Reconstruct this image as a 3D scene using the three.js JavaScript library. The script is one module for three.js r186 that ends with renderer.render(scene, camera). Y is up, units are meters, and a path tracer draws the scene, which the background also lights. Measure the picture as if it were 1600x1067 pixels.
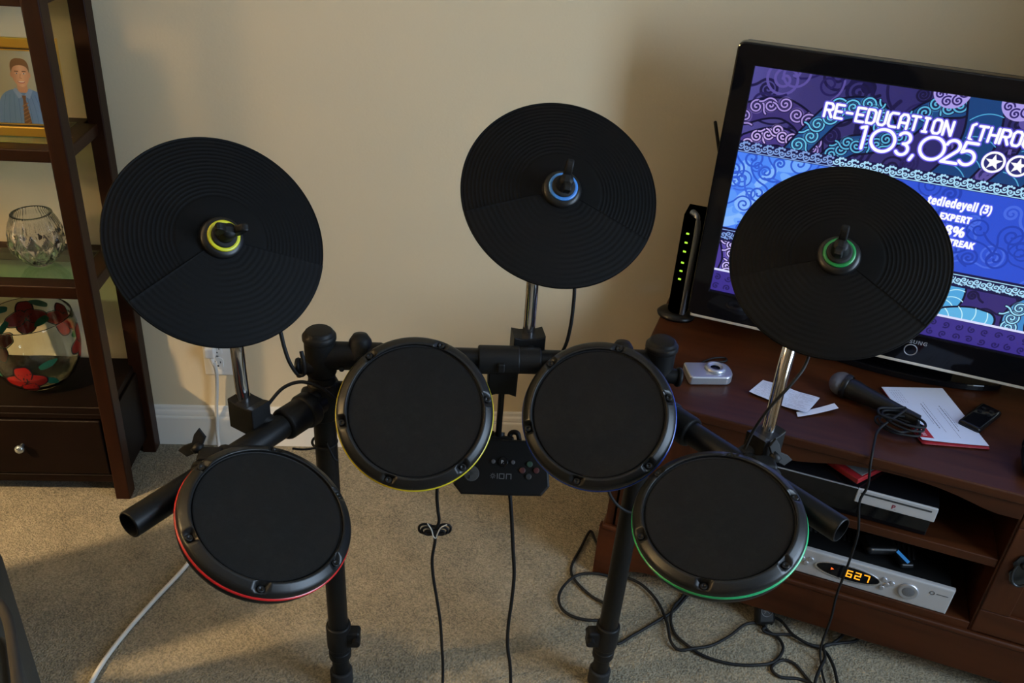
import * as THREE from 'three';
import { RoundedBoxGeometry } from 'three/addons/geometries/RoundedBoxGeometry.js';
import { mergeGeometries } from 'three/addons/utils/BufferGeometryUtils.js';
import { RectAreaLightUniformsLib } from 'three/addons/lights/RectAreaLightUniformsLib.js';
import { FontLoader } from 'three/addons/loaders/FontLoader.js';
import { TextGeometry } from 'three/addons/geometries/TextGeometry.js';

// ------------------------------------------------------------ camera, sky, lights, exposure
RectAreaLightUniformsLib.init();
const scene = new THREE.Scene();
const camera = new THREE.PerspectiveCamera(42.44, 1600 / 1067, 0.05, 40);
{
  const m = new THREE.Matrix4().makeBasis(
    new THREE.Vector3(0.996, 0.066, 0.057), new THREE.Vector3(-0.028, 0.860, -0.509), new THREE.Vector3(-0.083, 0.506, 0.859));
  camera.quaternion.setFromRotationMatrix(m).normalize();
  camera.position.set(0, 1.5, 1.9645);
}
scene.background = new THREE.Color().setRGB(0.55, 0.72, 1.0);          // daylight sky outside the window
const WINDOW = { x: 1.7, z0: 1.15, z1: 2.30, y0: 0.45, y1: 2.2 };
const daylight = new THREE.RectAreaLight(new THREE.Color().setRGB(0.60, 0.78, 1.02), 12.8, WINDOW.z1 - WINDOW.z0 - 0.1, WINDOW.y1 - WINDOW.y0 - 0.1);
daylight.position.set(WINDOW.x + 0.17, (WINDOW.y0 + WINDOW.y1) / 2, (WINDOW.z0 + WINDOW.z1) / 2);
daylight.lookAt(0, (WINDOW.y0 + WINDOW.y1) / 2, (WINDOW.z0 + WINDOW.z1) / 2);
scene.add(daylight);
const LAMP_AT = [-2.0, 1.45, 1.25], LAMP_POWER = 15;
const SCREEN_GLOW = 0.32;
const LAMP_COLOR = new THREE.Color().setRGB(1, 0.72, 0.40);
const renderer = new THREE.WebGLRenderer({ antialias: true });
renderer.toneMapping = THREE.LinearToneMapping;
renderer.toneMappingExposure = 1.0;
renderer.shadowMap.enabled = true;

// ------------------------------------------------------------ helpers
const V = (x, y, z) => new THREE.Vector3(x, y, z);
const rgb = (r, g, b) => new THREE.Color().setRGB(r, g, b);
let seed = 7;
const rnd = () => { seed = (seed * 1664525 + 1013904223) >>> 0; return seed / 4294967296; };
const used = {};
const numbered = (name) => { const k = used[name] = (used[name] ?? -1) + 1; return k ? name + '_' + String(k).padStart(3, '0') : name; };
function tag(o, label, category, group) { o.userData = { label, category, ...(group ? { group } : {}) }; return o; }
function thing(name, label, category, at = [0, 0, 0], turn = 0, group) {
  const g = new THREE.Group(); g.name = numbered(name); g.position.set(...at); g.rotation.y = turn; scene.add(g);
  return tag(g, label, category, group);
}
function mesh(name, geos, mat, parent = scene, label) {
  const list = Array.isArray(geos) ? geos : [geos];
  let geo = list[0];
  if (list.length > 1) geo = mergeGeometries(list.map((g) => { const c = g.index ? g.toNonIndexed() : g.clone(); for (const k of Object.keys(c.attributes)) if (!['position', 'normal', 'uv'].includes(k)) c.deleteAttribute(k); return c; }));
  const m = new THREE.Mesh(geo, mat); m.name = parent === scene ? numbered(name) : name; m.castShadow = m.receiveShadow = true; parent.add(m);
  if (label) m.userData.label = label;
  return m;
}
function struct(name, geos, mat, parent = scene) { const m = mesh(name, geos, mat, parent); if (parent === scene) { m.name = name; m.userData.kind = 'structure'; } return m; }
// uv in metres from the dominant normal; the grain axis runs along u
function boxUV(geo, grain = 'x') {
  const g = geo.index ? geo.toNonIndexed() : geo, p = g.attributes.position, uv = new Float32Array(p.count * 2), off = rnd() * 3, off2 = rnd() * 3;
  const a = V(), b = V(), c = V(), ax = { x: 0, y: 1, z: 2 }[grain];
  for (let i = 0; i < p.count; i += 3) {
    a.fromBufferAttribute(p, i); b.fromBufferAttribute(p, i + 1).sub(a); c.fromBufferAttribute(p, i + 2).sub(a); b.cross(c);
    const n = [Math.abs(b.x), Math.abs(b.y), Math.abs(b.z)], d = n.indexOf(Math.max(...n));
    let [s, t] = [0, 1, 2].filter((k) => k !== d); if (t === ax) [s, t] = [t, s];
    for (let k = 0; k < 3; k++) { uv[(i + k) * 2] = p.getComponent(i + k, s) + off; uv[(i + k) * 2 + 1] = p.getComponent(i + k, t) + off2 + d * 0.37; }
  }
  g.setAttribute('uv', new THREE.BufferAttribute(uv, 2)); return g;
}
const box = (w, h, d, x, y, z, r = 0.004, grain = 'x') => boxUV(new RoundedBoxGeometry(w, h, d, 2, Math.min(r, w / 2.01, h / 2.01, d / 2.01)).translate(x, y, z), grain);
const span = (x0, x1, y0, y1, z0, z1, r, grain) => box(x1 - x0, y1 - y0, z1 - z0, (x0 + x1) / 2, (y0 + y1) / 2, (z0 + z1) / 2, r, grain);
const plain = (x0, x1, y0, y1, z0, z1, grain = 'x') => boxUV(new THREE.BoxGeometry(x1 - x0, y1 - y0, z1 - z0).translate((x0 + x1) / 2, (y0 + y1) / 2, (z0 + z1) / 2), grain);
function tube(pts, r, seg, radial = 8, closed = false) {
  const c = new THREE.CatmullRomCurve3(pts.map((p) => p.isVector3 ? p : V(...p)), closed, 'centripetal');
  return new THREE.TubeGeometry(c, seg ?? pts.length * 8, r, radial, closed);
}
const lathe = (prof, seg = 64) => new THREE.LatheGeometry(prof.map(([r, y]) => new THREE.Vector2(r, y)), seg);
const UPV = V(0, 1, 0);
function rod(a, b, r, r2 = r, seg = 24) {                                  // cylinder from a to b
  a = a.isVector3 ? a : V(...a); b = b.isVector3 ? b : V(...b);
  const d = b.clone().sub(a), L = d.length();
  return new THREE.CylinderGeometry(r2, r, L, seg).applyMatrix4(new THREE.Matrix4().compose(a.clone().add(b).multiplyScalar(0.5), new THREE.Quaternion().setFromUnitVectors(UPV, d.normalize()), V(1, 1, 1)));
}
function along(geo, a, dir) { return geo.applyMatrix4(new THREE.Matrix4().compose(a.isVector3 ? a : V(...a), new THREE.Quaternion().setFromUnitVectors(UPV, dir.clone().normalize()), V(1, 1, 1))); }
function collar(a, b, r, bevel = 0.004, seg = 32) {                         // cylinder with bevelled edges from a to b
  a = a.isVector3 ? a : V(...a); b = b.isVector3 ? b : V(...b);
  const L = b.clone().sub(a).length();
  return along(lathe([[0.0001, 0], [r - bevel, 0], [r - bevel * 0.3, bevel * 0.3], [r, bevel], [r, L - bevel], [r - bevel * 0.3, L - bevel * 0.3], [r - bevel, L], [0.0001, L]], seg), a, b.clone().sub(a));
}
// outline extruded with a small bevel, standing in the xy plane, depth along z
function slab(points, depth, bevel = 0.002, curve = 6) {
  const s = points instanceof THREE.Shape ? points : new THREE.Shape(points.map((p) => new THREE.Vector2(...p)));
  return new THREE.ExtrudeGeometry(s, { depth: Math.max(depth - 2 * bevel, 1e-4), bevelEnabled: bevel > 0, bevelSize: bevel, bevelThickness: bevel, bevelSegments: 2, curveSegments: curve }).translate(0, 0, bevel);
}

// ------------------------------------------------------------ textures
const noiseGrid = (() => { const g = new Float32Array(256 * 256); let s = 99; for (let i = 0; i < g.length; i++) { s = (s * 1664525 + 1013904223) >>> 0; g[i] = s / 4294967296; } return g; })();
function noise(x, y, px, py) {                                              // value noise that repeats after px, py cells
  const xi = Math.floor(x), yi = Math.floor(y), fx = x - xi, fy = y - yi, sx = fx * fx * (3 - 2 * fx), sy = fy * fy * (3 - 2 * fy);
  const at = (i, j) => noiseGrid[((((j % py) + py) % py) & 255) * 256 + ((((i % px) + px) % px) & 255)];
  return (at(xi, yi) * (1 - sx) + at(xi + 1, yi) * sx) * (1 - sy) + (at(xi, yi + 1) * (1 - sx) + at(xi + 1, yi + 1) * sx) * sy;
}
const sb = (c) => Math.max(0, Math.min(255, Math.round(255 * (c <= 0.0031308 ? 12.92 * c : 1.055 * Math.pow(c, 1 / 2.4) - 0.055))));
function dataTexture(w, h, fn, srgb, rx = 1, ry = rx) {
  const d = new Uint8Array(w * h * 4);
  for (let j = 0; j < h; j++) for (let i = 0; i < w; i++) { const c = fn(i / w, j / h), k = (j * w + i) * 4; for (let q = 0; q < 3; q++) d[k + q] = srgb ? sb(c[q]) : Math.max(0, Math.min(255, c[q] * 255)); d[k + 3] = 255; }
  const t = new THREE.DataTexture(d, w, h); t.wrapS = t.wrapT = THREE.RepeatWrapping; t.magFilter = THREE.LinearFilter; t.minFilter = THREE.LinearMipmapLinearFilter; t.generateMipmaps = true;
  if (srgb) t.colorSpace = THREE.SRGBColorSpace;
  t.repeat.set(rx, ry); t.needsUpdate = true; return t;
}
const grey = (v) => [v, v, v];
function woodMap(base, dark, amount) {
  return dataTexture(512, 512, (u, v) => {
    const w = noise(u * 3, v * 8, 3, 8) * 0.6, f = noise(u * 6, (v + w * 0.06) * 90, 6, 90), m = noise(u * 2, (v + w * 0.1) * 22, 2, 22), k = Math.pow(0.55 * f + 0.45 * m, 1.5) * amount;
    return base.map((b, i) => b * (1 - k) + dark[i] * k);
  }, true, 1.2, 1.2);
}
const carpetMap = dataTexture(1024, 1024, (u, v) => {
  const a = noise(u * 250, v * 250, 250, 250), b = noise(u * 95 + 3.3, v * 95, 95, 95), c = noise(u * 14, v * 14, 14, 14), d = noise(u * 5, v * 5, 5, 5);
  const k = 0.82 + 0.30 * (a - 0.5) * 2 + 0.10 * (b - 0.5) * 2 + 0.10 * (c - 0.5) * 2 + 0.08 * (d - 0.5) * 2;
  return [0.255 * k, 0.218 * k, 0.148 * k];
}, true, 1 / 0.62);
const carpetBump = dataTexture(1024, 1024, (u, v) => grey(0.5 * noise(u * 250, v * 250, 250, 250) + 0.25 * noise(u * 120 + 3.3, v * 120, 120, 120) + 0.25 * noise(u * 10, v * 10, 10, 10)), false, 1 / 0.62);
const wallBump = dataTexture(512, 512, (u, v) => grey(0.6 * noise(u * 180, v * 180, 180, 180) + 0.4 * noise(u * 60, v * 60, 60, 60)), false, 1 / 0.6);
const rubberBump = dataTexture(256, 256, (u, v) => grey(0.6 * noise(u * 110, v * 110, 110, 110) + 0.4 * noise(u * 30, v * 30, 30, 30)), false, 12);
const rubberMap = dataTexture(512, 512, (u, v) => { const k = 0.85 + 0.35 * Math.pow(noise(u * 12, v * 12, 12, 12) * noise(u * 37, v * 37, 37, 37), 1.2) + 0.25 * (noise(u * 160, v * 160, 160, 160) - 0.5); return [0.0088 * k, 0.0091 * k, 0.0090 * k]; }, true, 1);
const cloth = dataTexture(256, 256, (u, v) => { const k = 0.8 + 0.4 * noise(u * 120, v * 120, 120, 120); return [0.024 * k, 0.021 * k, 0.013 * k]; }, true, 4);

// ------------------------------------------------------------ materials
const std = (o) => new THREE.MeshStandardMaterial(o), phy = (o) => new THREE.MeshPhysicalMaterial(o);
const M = {
  wall: std({ color: rgb(0.62, 0.525, 0.355), roughness: 0.9, bumpMap: wallBump, bumpScale: 0.00018 }),
  ceiling: std({ color: rgb(0.75, 0.73, 0.68), roughness: 0.95 }),
  trim: std({ color: rgb(0.72, 0.69, 0.62), roughness: 0.45 }),
  carpet: std({ map: carpetMap, roughness: 1, bumpMap: carpetBump, bumpScale: 0.003 }),
  cherry: phy({ map: woodMap([0.058, 0.0165, 0.0050], [0.020, 0.0050, 0.0018], 0.9), roughness: 0.38, specularIntensity: 0.42 }),
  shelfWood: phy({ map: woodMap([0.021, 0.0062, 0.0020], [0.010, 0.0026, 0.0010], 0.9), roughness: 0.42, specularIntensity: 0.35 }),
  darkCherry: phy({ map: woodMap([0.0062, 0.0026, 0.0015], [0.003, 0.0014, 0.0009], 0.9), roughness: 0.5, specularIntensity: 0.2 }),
  inner: std({ color: rgb(0.02, 0.009, 0.005), roughness: 0.7 }),
  blackTube: phy({ color: rgb(0.0055, 0.00561, 0.00572), roughness: 0.42, specularIntensity: 0.4 }),
  blackPlastic: phy({ color: rgb(0.0065, 0.00663, 0.00676), roughness: 0.5, specularIntensity: 0.4 }),
  hoop: phy({ color: rgb(0.0065, 0.00663, 0.00676), roughness: 0.36, specularIntensity: 0.7 }),
  gasket: std({ color: rgb(0.004, 0.004, 0.004), roughness: 0.8 }),
  rubber: phy({ map: rubberMap, roughness: 0.85, specularIntensity: 0.25, bumpMap: rubberBump, bumpScale: 0.0003 }),
  cymbal: phy({ color: rgb(0.0036, 0.003672, 0.003744), roughness: 0.6, specularIntensity: 0.14 }),
  cymbalBow: phy({ color: rgb(0.0052, 0.005304, 0.005408), roughness: 0.65, specularIntensity: 0.14 }),
  cable: phy({ color: rgb(0.007, 0.00714, 0.00742), roughness: 0.6, specularIntensity: 0.5 }),
  chrome: std({ color: rgb(0.72, 0.72, 0.74), roughness: 0.1, metalness: 1 }),
  steel: std({ color: rgb(0.35, 0.35, 0.37), roughness: 0.35, metalness: 1 }),
  darkMetal: std({ color: rgb(0.06, 0.065, 0.07), roughness: 0.4, metalness: 0.9 }),
  gloss: phy({ color: rgb(0.004, 0.004, 0.005), roughness: 0.07, specularIntensity: 0.6 }),
  satinBlack: phy({ color: rgb(0.006, 0.00612, 0.00636), roughness: 0.34, specularIntensity: 0.6 }),
  silver: std({ color: rgb(0.50, 0.51, 0.55), roughness: 0.35, metalness: 0.75 }),
  paleSilver: std({ color: rgb(0.46, 0.45, 0.45), roughness: 0.4, metalness: 0.25 }),
  gold: std({ color: rgb(0.72, 0.44, 0.07), roughness: 0.32, metalness: 0.8 }),
  glass: phy({ color: rgb(0.9, 0.97, 0.93), roughness: 0.02, transmission: 1, thickness: 0, ior: 1.5 }),
  greenGlass: phy({ color: rgb(0.62, 0.80, 0.68), roughness: 0.03, transmission: 1, thickness: 0, ior: 1.5 }),
  crystal: phy({ color: rgb(0.96, 0.97, 0.96), roughness: 0.03, transmission: 1, thickness: 0.01, ior: 1.52 }),
  white: std({ color: rgb(0.72, 0.70, 0.66), roughness: 0.5 }),
  whiteCord: std({ color: rgb(0.55, 0.54, 0.50), roughness: 0.5 }),
  slot: std({ color: rgb(0.02, 0.02, 0.02), roughness: 0.7 }),
  paper: std({ color: rgb(0.62, 0.65, 0.74), roughness: 0.8, side: THREE.DoubleSide }),
  red: std({ color: rgb(0.28, 0.012, 0.016), roughness: 0.4 }),
  sofa: std({ map: cloth, roughness: 0.95 }),
  piping: std({ color: rgb(0.012, 0.010, 0.008), roughness: 0.9 }),
  tie: std({ color: rgb(0.55, 0.53, 0.48), roughness: 0.6 }),
};
const lit = (r, g, b, k = 1) => std({ color: rgb(0.02, 0.02, 0.02), emissive: rgb(r, g, b), emissiveIntensity: k, roughness: 0.5 });
const colored = (r, g, b, rough = 0.35) => std({ color: rgb(r, g, b), roughness: rough });
function canvasMat(w, h, draw, o = {}) {
  const c = document.createElement('canvas'); c.width = w; c.height = h; draw(c.getContext('2d'), w, h);
  const t = new THREE.CanvasTexture(c); t.colorSpace = THREE.SRGBColorSpace; t.anisotropy = 8;
  return std({ map: t, roughness: 0.7, ...o });
}

// ------------------------------------------------------------ the room
{
  const plane = (w, h) => new THREE.PlaneGeometry(w, h);
  const X0 = -3.6, X1 = WINDOW.x, Z1 = 6.0, H = 2.6;
  struct('floor', plain(X0 - 0.15, X1 + 0.27, -0.12, 0, -0.12, Z1 + 0.12), M.carpet);
  struct('ceiling', plain(X0 - 0.15, X1 + 0.27, H, H + 0.1, -0.12, Z1 + 0.12), M.ceiling);
  struct('wall_back', plain(X0 - 0.12, X1 + 0.26, 0, H, -0.12, 0), M.wall);
  struct('wall_left', plain(X0 - 0.12, X0, 0, H, 0, Z1), M.wall);
  struct('wall_front', plain(X0 - 0.12, X1 + 0.26, 0, H, Z1, Z1 + 0.12), M.wall);
  const { z0, z1, y0, y1 } = WINDOW;
  struct('wall_right', [plain(X1, X1 + 0.26, 0, y0, 0, Z1), plain(X1, X1 + 0.26, y1, H, 0, Z1), plain(X1, X1 + 0.26, y0, y1, 0, z0), plain(X1, X1 + 0.26, y0, y1, z1, Z1)], M.wall);
  const win = new THREE.Group(); win.name = 'window_1'; win.userData.kind = 'structure'; scene.add(win);
  mesh('window_frame', [span(X1 + 0.19, X1 + 0.25, y0, y0 + 0.05, z0, z1), span(X1 + 0.19, X1 + 0.25, y1 - 0.05, y1, z0, z1), span(X1 + 0.19, X1 + 0.25, y0 + 0.05, y1 - 0.05, z0, z0 + 0.05), span(X1 + 0.19, X1 + 0.25, y0 + 0.05, y1 - 0.05, z1 - 0.05, z1)], M.trim, win);
  mesh('pane', plain(X1 + 0.215, X1 + 0.22, y0 + 0.05, y1 - 0.05, z0 + 0.05, z1 - 0.05), M.glass, win);
  for (const [k, za, zb] of [['rear', 0.90, 1.16], ['near', 2.29, 2.55]]) {      // drapes at both sides of the window
    const pts = [], n = 28; for (let i = 0; i <= n; i++) pts.push([X1 - 0.075 + 0.035 * Math.sin(i * 1.35), za + (zb - za) * i / n]);
    const sh = new THREE.Shape(); pts.forEach(([x, z], i) => i ? sh.lineTo(x, z) : sh.moveTo(x, z)); for (let i = n; i >= 0; i--) sh.lineTo(pts[i][0] + 0.004, pts[i][1]);
    const c = thing('curtain', k === 'rear' ? 'gathered brown curtain at the window edge nearer the television' : 'gathered brown curtain at the window edge farther from the television', 'curtain');
    mesh('drape', new THREE.ExtrudeGeometry(sh, { depth: 2.33, bevelEnabled: false }).rotateX(Math.PI / 2).translate(0, 2.35, 0), colored(0.10, 0.075, 0.05, 0.95), c);
    mesh('heading_tape', span(X1 - 0.115, X1 - 0.035, 2.33, 2.375, za, zb, 0.004, 'z'), colored(0.10, 0.075, 0.05, 0.95), c);
  }
  const cr = thing('curtain_rod', 'dark curtain rod above the window', 'curtain rod');
  mesh('rod', rod([X1 - 0.075, 2.385, 0.85], [X1 - 0.075, 2.385, 2.60], 0.012), M.darkMetal, cr);
  for (const z of [0.88, 2.57]) mesh('rod_bracket', rod([X1 + 0.002, 2.385, z], [X1 - 0.075, 2.385, z], 0.007), M.darkMetal, cr);
  // baseboards with a stepped and rounded cap
  const prof = [[0, 0], [0.014, 0], [0.014, 0.086], [0.0125, 0.090], [0.0105, 0.091], [0.0105, 0.098], [0.009, 0.104], [0.006, 0.109], [0.005, 0.117], [0.003, 0.121], [0, 0.121]];
  const base = (len) => slab(prof.map(([a, b]) => [a, b]), len, 0);
  struct('baseboard_back', base(X1 - X0).rotateY(-Math.PI / 2).translate(X1, 0, 0).rotateY(0), M.trim);
  struct('baseboard_left', base(Z1 - 0.03).translate(X0, 0, 0.015), M.trim);
  struct('baseboard_right', base(Z1 - 0.03).rotateY(Math.PI).translate(X1, 0, Z1 - 0.015), M.trim);
  struct('baseboard_front', base(X1 - X0).rotateY(Math.PI / 2).translate(X0, 0, Z1), M.trim);
}

// ------------------------------------------------------------ floor lamp (behind the camera, to the left): the warm light of the room
{
  const [x, y, z] = LAMP_AT, t = thing('floor_lamp', 'slim dark floor lamp with a cream drum shade glowing warmly', 'lamp', [x, 0, z]);
  mesh('base', lathe([[0.0001, 0], [0.14, 0], [0.145, 0.008], [0.13, 0.022], [0.02, 0.03], [0.0001, 0.03]], 40), M.darkMetal, t);
  mesh('pole', rod([0, 0.025, 0], [0, y - 0.06, 0], 0.011), M.darkMetal, t);
  mesh('lamp_shade', lathe([[0.20, y - 0.13], [0.202, y - 0.13], [0.16, y + 0.17], [0.158, y + 0.17]], 48), phy({ color: rgb(0.88, 0.82, 0.68), roughness: 0.95, transmission: 0.55, thickness: 0, side: THREE.DoubleSide }), t);
  mesh('bulb', new THREE.SphereGeometry(0.035, 20, 14).translate(0, y, 0), lit(1, 0.62, 0.28, 4), t);
  const p = new THREE.PointLight(LAMP_COLOR, LAMP_POWER, 0, 2); p.position.set(x, y, z); p.castShadow = true; p.shadow.radius = 2; scene.add(p);
}

// ------------------------------------------------------------ etagere at the left
{
  const t = thing('shelf_unit', 'dark cherry open shelf unit with glass shelves and a drawer below', 'shelf');
  const XR = -0.750, XL = -1.58, ZF = 0.24, ZB = 0.012, w = 0.040, pw = 0.034, lean = 0.011, top = 1.9;
  const post = (sx, z) => { const x0 = (sx > 0 ? XR - pw : XL) + (z < 0.1 ? sx * 0.009 : 0), g = span(x0, x0 + pw, 0, top, z - w / 2, z + w / 2, 0.003, 'y'), p = g.attributes.position; for (let i = 0; i < p.count; i++) p.setX(i, p.getX(i) + sx * lean * p.getY(i)); g.computeVertexNormals(); return g; };
  for (const s of [1, -1]) for (const z of [ZF - w / 2, ZB + w / 2]) mesh('post', post(s, z), M.shelfWood, t);
  for (const [y, h, name] of [[0.862, 0.026, 1], [0.556, 0.030, 1], [1.156, 0.026, 1]]) {
    const o = lean * y;
    const f = mesh('shelf_frame', [span(XL + pw - 0.003 - o, XR - pw + 0.003 + o, y, y + h, ZF - 0.044, ZF - 0.003, 0.003, 'x'), span(XL + pw - 0.003 - o, XR - pw + 0.003 + o, y, y + h, ZB + 0.004, ZB + 0.045, 0.003, 'x'),
      span(XR - 0.05 + o, XR - 0.004 + o, y, y + h, ZB + w, ZF - w, 0.003, 'z'), span(XL + 0.004 - o, XL + 0.05 - o, y, y + h, ZB + w, ZF - w, 0.003, 'z')], M.shelfWood, t);
    mesh('glass_panel', plain(XL + 0.045 - o, XR - 0.045 + o, y + h - 0.006, y + h + 0.001, ZB + 0.04, ZF - 0.04), M.greenGlass, f);
  }
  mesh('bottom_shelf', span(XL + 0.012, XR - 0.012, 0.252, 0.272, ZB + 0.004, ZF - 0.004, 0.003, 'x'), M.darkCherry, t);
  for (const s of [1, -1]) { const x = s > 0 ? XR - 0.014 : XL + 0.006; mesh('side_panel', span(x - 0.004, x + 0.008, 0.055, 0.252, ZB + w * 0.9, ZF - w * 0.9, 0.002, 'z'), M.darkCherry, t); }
  mesh('back_panel', plain(XL + pw - 0.003, XR - pw + 0.003, 0.055, 0.252, ZB + 0.012, ZB + 0.02), M.inner, t);
  mesh('case_bottom', plain(XL + pw - 0.003, XR - pw + 0.003, 0.050, 0.064, ZB + 0.012, ZF - 0.012), M.inner, t);
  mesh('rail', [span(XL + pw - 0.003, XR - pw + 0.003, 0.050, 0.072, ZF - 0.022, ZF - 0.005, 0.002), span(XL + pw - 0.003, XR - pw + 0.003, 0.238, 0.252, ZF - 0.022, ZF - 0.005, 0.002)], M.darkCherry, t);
  const mid = (XL + XR) / 2;
  for (const [a, b] of [[mid + 0.004, XR - pw - 0.002], [XL + pw + 0.002, mid - 0.004]]) {
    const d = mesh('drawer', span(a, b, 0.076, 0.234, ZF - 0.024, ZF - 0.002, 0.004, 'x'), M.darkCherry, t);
    mesh('knob', along(lathe([[0.0001, 0], [0.005, 0], [0.004, 0.008], [0.010, 0.014], [0.011, 0.019], [0.007, 0.024], [0.0001, 0.025]], 20), [(a + b) / 2, 0.162, ZF - 0.002], V(0, 0, 1)), phy({ color: rgb(0.5, 0.55, 0.55), roughness: 0.15, metalness: 0.8 }), d);
  }
}
// framed portrait on the upper glass shelf
{
  const t = thing('picture_frame', 'gold picture frame with a portrait of a man in blue shirt and tie', 'picture frame', [-0.843, 0.8895, 0.150]);
  t.rotation.set(-0.10, 0.02, 0.0);
  const W = 0.158, Hh = 0.189, b = 0.016, bar = (pts) => slab(pts, 0.014, 0.0025);
  const w2 = W / 2;
  mesh('frame', [bar([[-w2, 0], [w2, 0], [w2 - b, b], [-w2 + b, b]]), bar([[-w2, Hh], [-w2 + b, Hh - b], [w2 - b, Hh - b], [w2, Hh]]), bar([[-w2, 0], [-w2 + b, b], [-w2 + b, Hh - b], [-w2, Hh]]), bar([[w2, 0], [w2, Hh], [w2 - b, Hh - b], [w2 - b, b]])], M.gold, t);
  const i = b - 0.001, line = (k, z, g) => [plain(-w2 + k, w2 - k, k, k + g, 0.002, z), plain(-w2 + k, w2 - k, Hh - k - g, Hh - k, 0.002, z), plain(-w2 + k, -w2 + k + g, k + g, Hh - k - g, 0.002, z), plain(w2 - k - g, w2 - k, k + g, Hh - k - g, 0.002, z)];
  mesh('inner_band', line(i, 0.008, 0.006), M.gasket, t);
  mesh('inner_fillet', line(i + 0.006, 0.0075, 0.0025), M.gold, t);
  mesh('backing', plain(-w2 + 0.004, w2 - 0.004, 0.004, Hh - 0.004, -0.003, 0.002), M.satinBlack, t);
  const g = i + 0.0085;
  mesh('portrait', new THREE.PlaneGeometry(W - 2 * g, Hh - 2 * g).translate(0, Hh / 2, 0.0045), canvasMat(384, 460, (c, w, h) => {
    const bg = c.createLinearGradient(0, 0, w, h); bg.addColorStop(0, '#b8b69a'); bg.addColorStop(1, '#8d8f7c'); c.fillStyle = bg; c.fillRect(0, 0, w, h);
    c.fillStyle = '#5d7fae'; c.beginPath(); c.moveTo(10, h); c.bezierCurveTo(15, 280, 70, 258, 140, 240); c.lineTo(250, 240); c.bezierCurveTo(330, 262, 372, 300, 380, h); c.fill();
    c.strokeStyle = '#3f5f8c'; c.lineWidth = 3; for (let k = 0; k < 9; k++) { c.beginPath(); c.moveTo(40 + k * 38, h); c.quadraticCurveTo(50 + k * 36, 360, 80 + k * 27, 275); c.stroke(); }
    c.fillStyle = '#c79877'; c.fillRect(164, 200, 66, 62);
    c.fillStyle = '#7d9bc4'; c.beginPath(); c.moveTo(150, 232); c.lineTo(197, 285); c.lineTo(160, 300); c.lineTo(132, 246); c.fill(); c.beginPath(); c.moveTo(244, 232); c.lineTo(197, 285); c.lineTo(234, 300); c.lineTo(262, 246); c.fill();
    c.fillStyle = '#5f4630'; c.beginPath(); c.moveTo(183, 280); c.lineTo(211, 280); c.lineTo(206, 306); c.lineTo(224, h); c.lineTo(172, h); c.lineTo(189, 306); c.fill();
    c.strokeStyle = '#8a6a48'; c.lineWidth = 5; for (let k = 0; k < 6; k++) { c.beginPath(); c.moveTo(176, 350 + k * 24); c.lineTo(220, 326 + k * 24); c.stroke(); }
    const f = c.createLinearGradient(140, 0, 260, 0); f.addColorStop(0, '#b98b6a'); f.addColorStop(0.5, '#dcb08d'); f.addColorStop(1, '#c39472');
    c.fillStyle = f; c.beginPath(); c.ellipse(197, 148, 56, 78, 0, 0, 7); c.fill(); c.beginPath(); c.ellipse(139, 150, 9, 18, 0, 0, 7); c.ellipse(255, 150, 9, 18, 0, 0, 7); c.fill();
    c.fillStyle = '#6f5336'; c.beginPath(); c.moveTo(139, 140); c.bezierCurveTo(124, 56, 170, 44, 200, 48); c.bezierCurveTo(238, 46, 270, 66, 255, 140); c.bezierCurveTo(252, 104, 240, 92, 200, 90); c.bezierCurveTo(160, 92, 146, 104, 139, 140); c.fill();
    c.fillStyle = '#5a4029'; c.fillRect(160, 126, 26, 5); c.fillRect(210, 126, 26, 5);
    c.fillStyle = '#dccbb8'; c.beginPath(); c.ellipse(173, 142, 10, 3.5, 0, 0, 7); c.ellipse(222, 142, 11, 5, 0, 0, 7); c.fill(); c.fillStyle = '#3c4a5a'; c.beginPath(); c.arc(174, 142, 4, 0, 7); c.arc(221, 142, 4, 0, 7); c.fill();
    c.strokeStyle = '#a87a58'; c.lineWidth = 4; c.beginPath(); c.moveTo(198, 142); c.lineTo(191, 170); c.lineTo(203, 173); c.stroke();
    c.fillStyle = '#9a4f48'; c.beginPath(); c.ellipse(197, 191, 25, 12, 0, 0, Math.PI); c.fill(); c.fillStyle = '#f5efe6'; c.beginPath(); c.ellipse(197, 191, 21, 7, 0, 0, Math.PI); c.fill();
  }, { roughness: 0.25 }), t);
  mesh('easel_back', slab([[-0.02, 0], [0.02, 0], [0.012, 0.15], [-0.012, 0.15]], 0.003, 0).rotateX(0.35).translate(0, 0.0, -0.058), M.satinBlack, t);
}
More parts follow.
